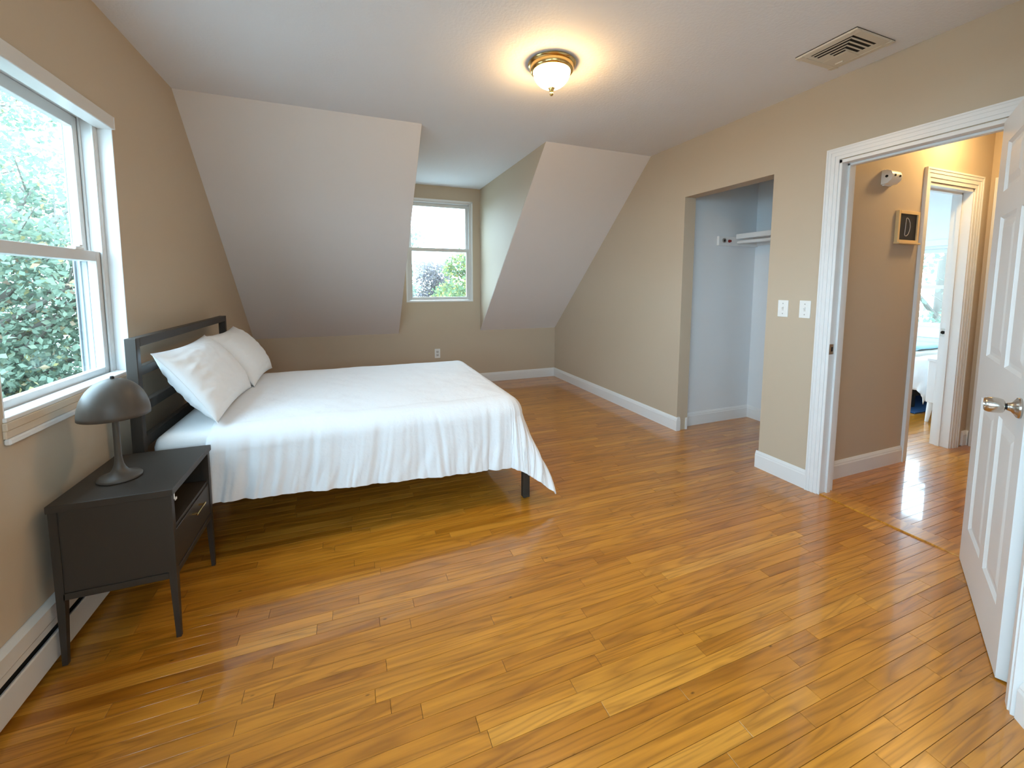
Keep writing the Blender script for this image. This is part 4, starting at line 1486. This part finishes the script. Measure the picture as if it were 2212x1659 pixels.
def tree(base, top, clumps, n, size, mat, label, spread, seed):
    r = random.Random(seed)
    base = Vector(base)
    t = thing('tree', label, 'tree', base, 'trees outside the windows')
    part('trunk', tube(base, (base.x, base.y, top - 0.6), 0.16, 12, 0.07), 'bark', t, True)
    for c, rad in clumps:
        st = Vector((base.x, base.y, min(c[2] - 0.5, top - 0.8) - r.uniform(0.0, 0.8)))
        part('branch', tube(st, c, 0.05, 8, 0.012), 'bark', t, True)
        for _ in range(3):
            e = Vector(c) + Vector((r.uniform(-1, 1) * rad[0], r.uniform(-1, 1) * rad[1], r.uniform(-0.3, 1) * rad[2]))
            part('twig', tube(Vector(c).lerp(st, 0.25), e, 0.014, 6, 0.004), 'bark', t, True)
    leaf_cloud('foliage', clumps, n, size, mat, t)
    return t


def clumps(cx, cy, z0, z1, sx, sy, n, r0, r1, seed):
    r = random.Random(seed)
    out_ = []
    for _ in range(n):
        q = r.uniform(r0, r1)
        out_.append(((cx + r.uniform(-sx, sx), cy + r.uniform(-sy, sy), r.uniform(z0, z1)), (q, q, q * 0.75)))
    return out_


# left of the house, filling the big window
tree((-3.0, 6.6, -3.5), 3.6, clumps(-2.9, 6.6, -1.8, 1.5, 1.7, 1.7, 48, 0.6, 1.0, 3) + clumps(-3.0, 6.8, 1.5, 3.3, 1.7, 1.7, 15, 0.45, 0.75, 23), 76000, 0.075, 'leaf',
     'leafy green tree with some yellow leaves outside the left window', 2.0, 11)
tree((-7.4, 11.6, -3.5), 5.4, clumps(-7.2, 11.6, 0.0, 5.2, 2.0, 2.2, 30, 0.7, 1.1, 5), 15000, 0.12, 'leaf', 'taller tree behind, seen through the upper left window', 2.0, 12)
# behind the house, through the dormer window
tree((5.0, 13.5, -3.5), 2.8, clumps(5.1, 13.5, -2.4, 1.2, 1.2, 1.1, 26, 0.55, 0.85, 6) + clumps(5.0, 13.5, 1.1, 2.15, 0.9, 0.9, 10, 0.4, 0.6, 41), 26000, 0.11, 'leaf_olive', 'yellow-green tree at the right in the dormer window', 2.0, 14)
tree((5.6, 24.0, -3.5), 2.6, clumps(5.6, 24.0, -3.2, 0.6, 2.2, 1.3, 26, 0.8, 1.3, 7) + clumps(5.2, 24.0, 0.4, 2.2, 1.7, 1.0, 16, 0.6, 0.9, 43), 30000, 0.15, 'leaf_lilac', 'pale lilac-brown tree far off in the dormer window', 2.0, 15)
tree((3.1, 17.5, -3.5), 4.6, clumps(3.3, 17.5, 0.6, 3.9, 0.30, 0.6, 6, 0.35, 0.55, 9), 520, 0.12, 'leaf', 'sparse tree at the left edge of the dormer window', 2.0, 16)
# beyond the far room
tree((12.0, 4.6, -3.5), 3.2, clumps(12.0, 4.6, -2.0, 2.4, 1.2, 2.0, 20, 0.6, 1.0, 10), 7000, 0.12, 'leaf', 'pale green tree outside the window of the room beyond', 2.0, 17)
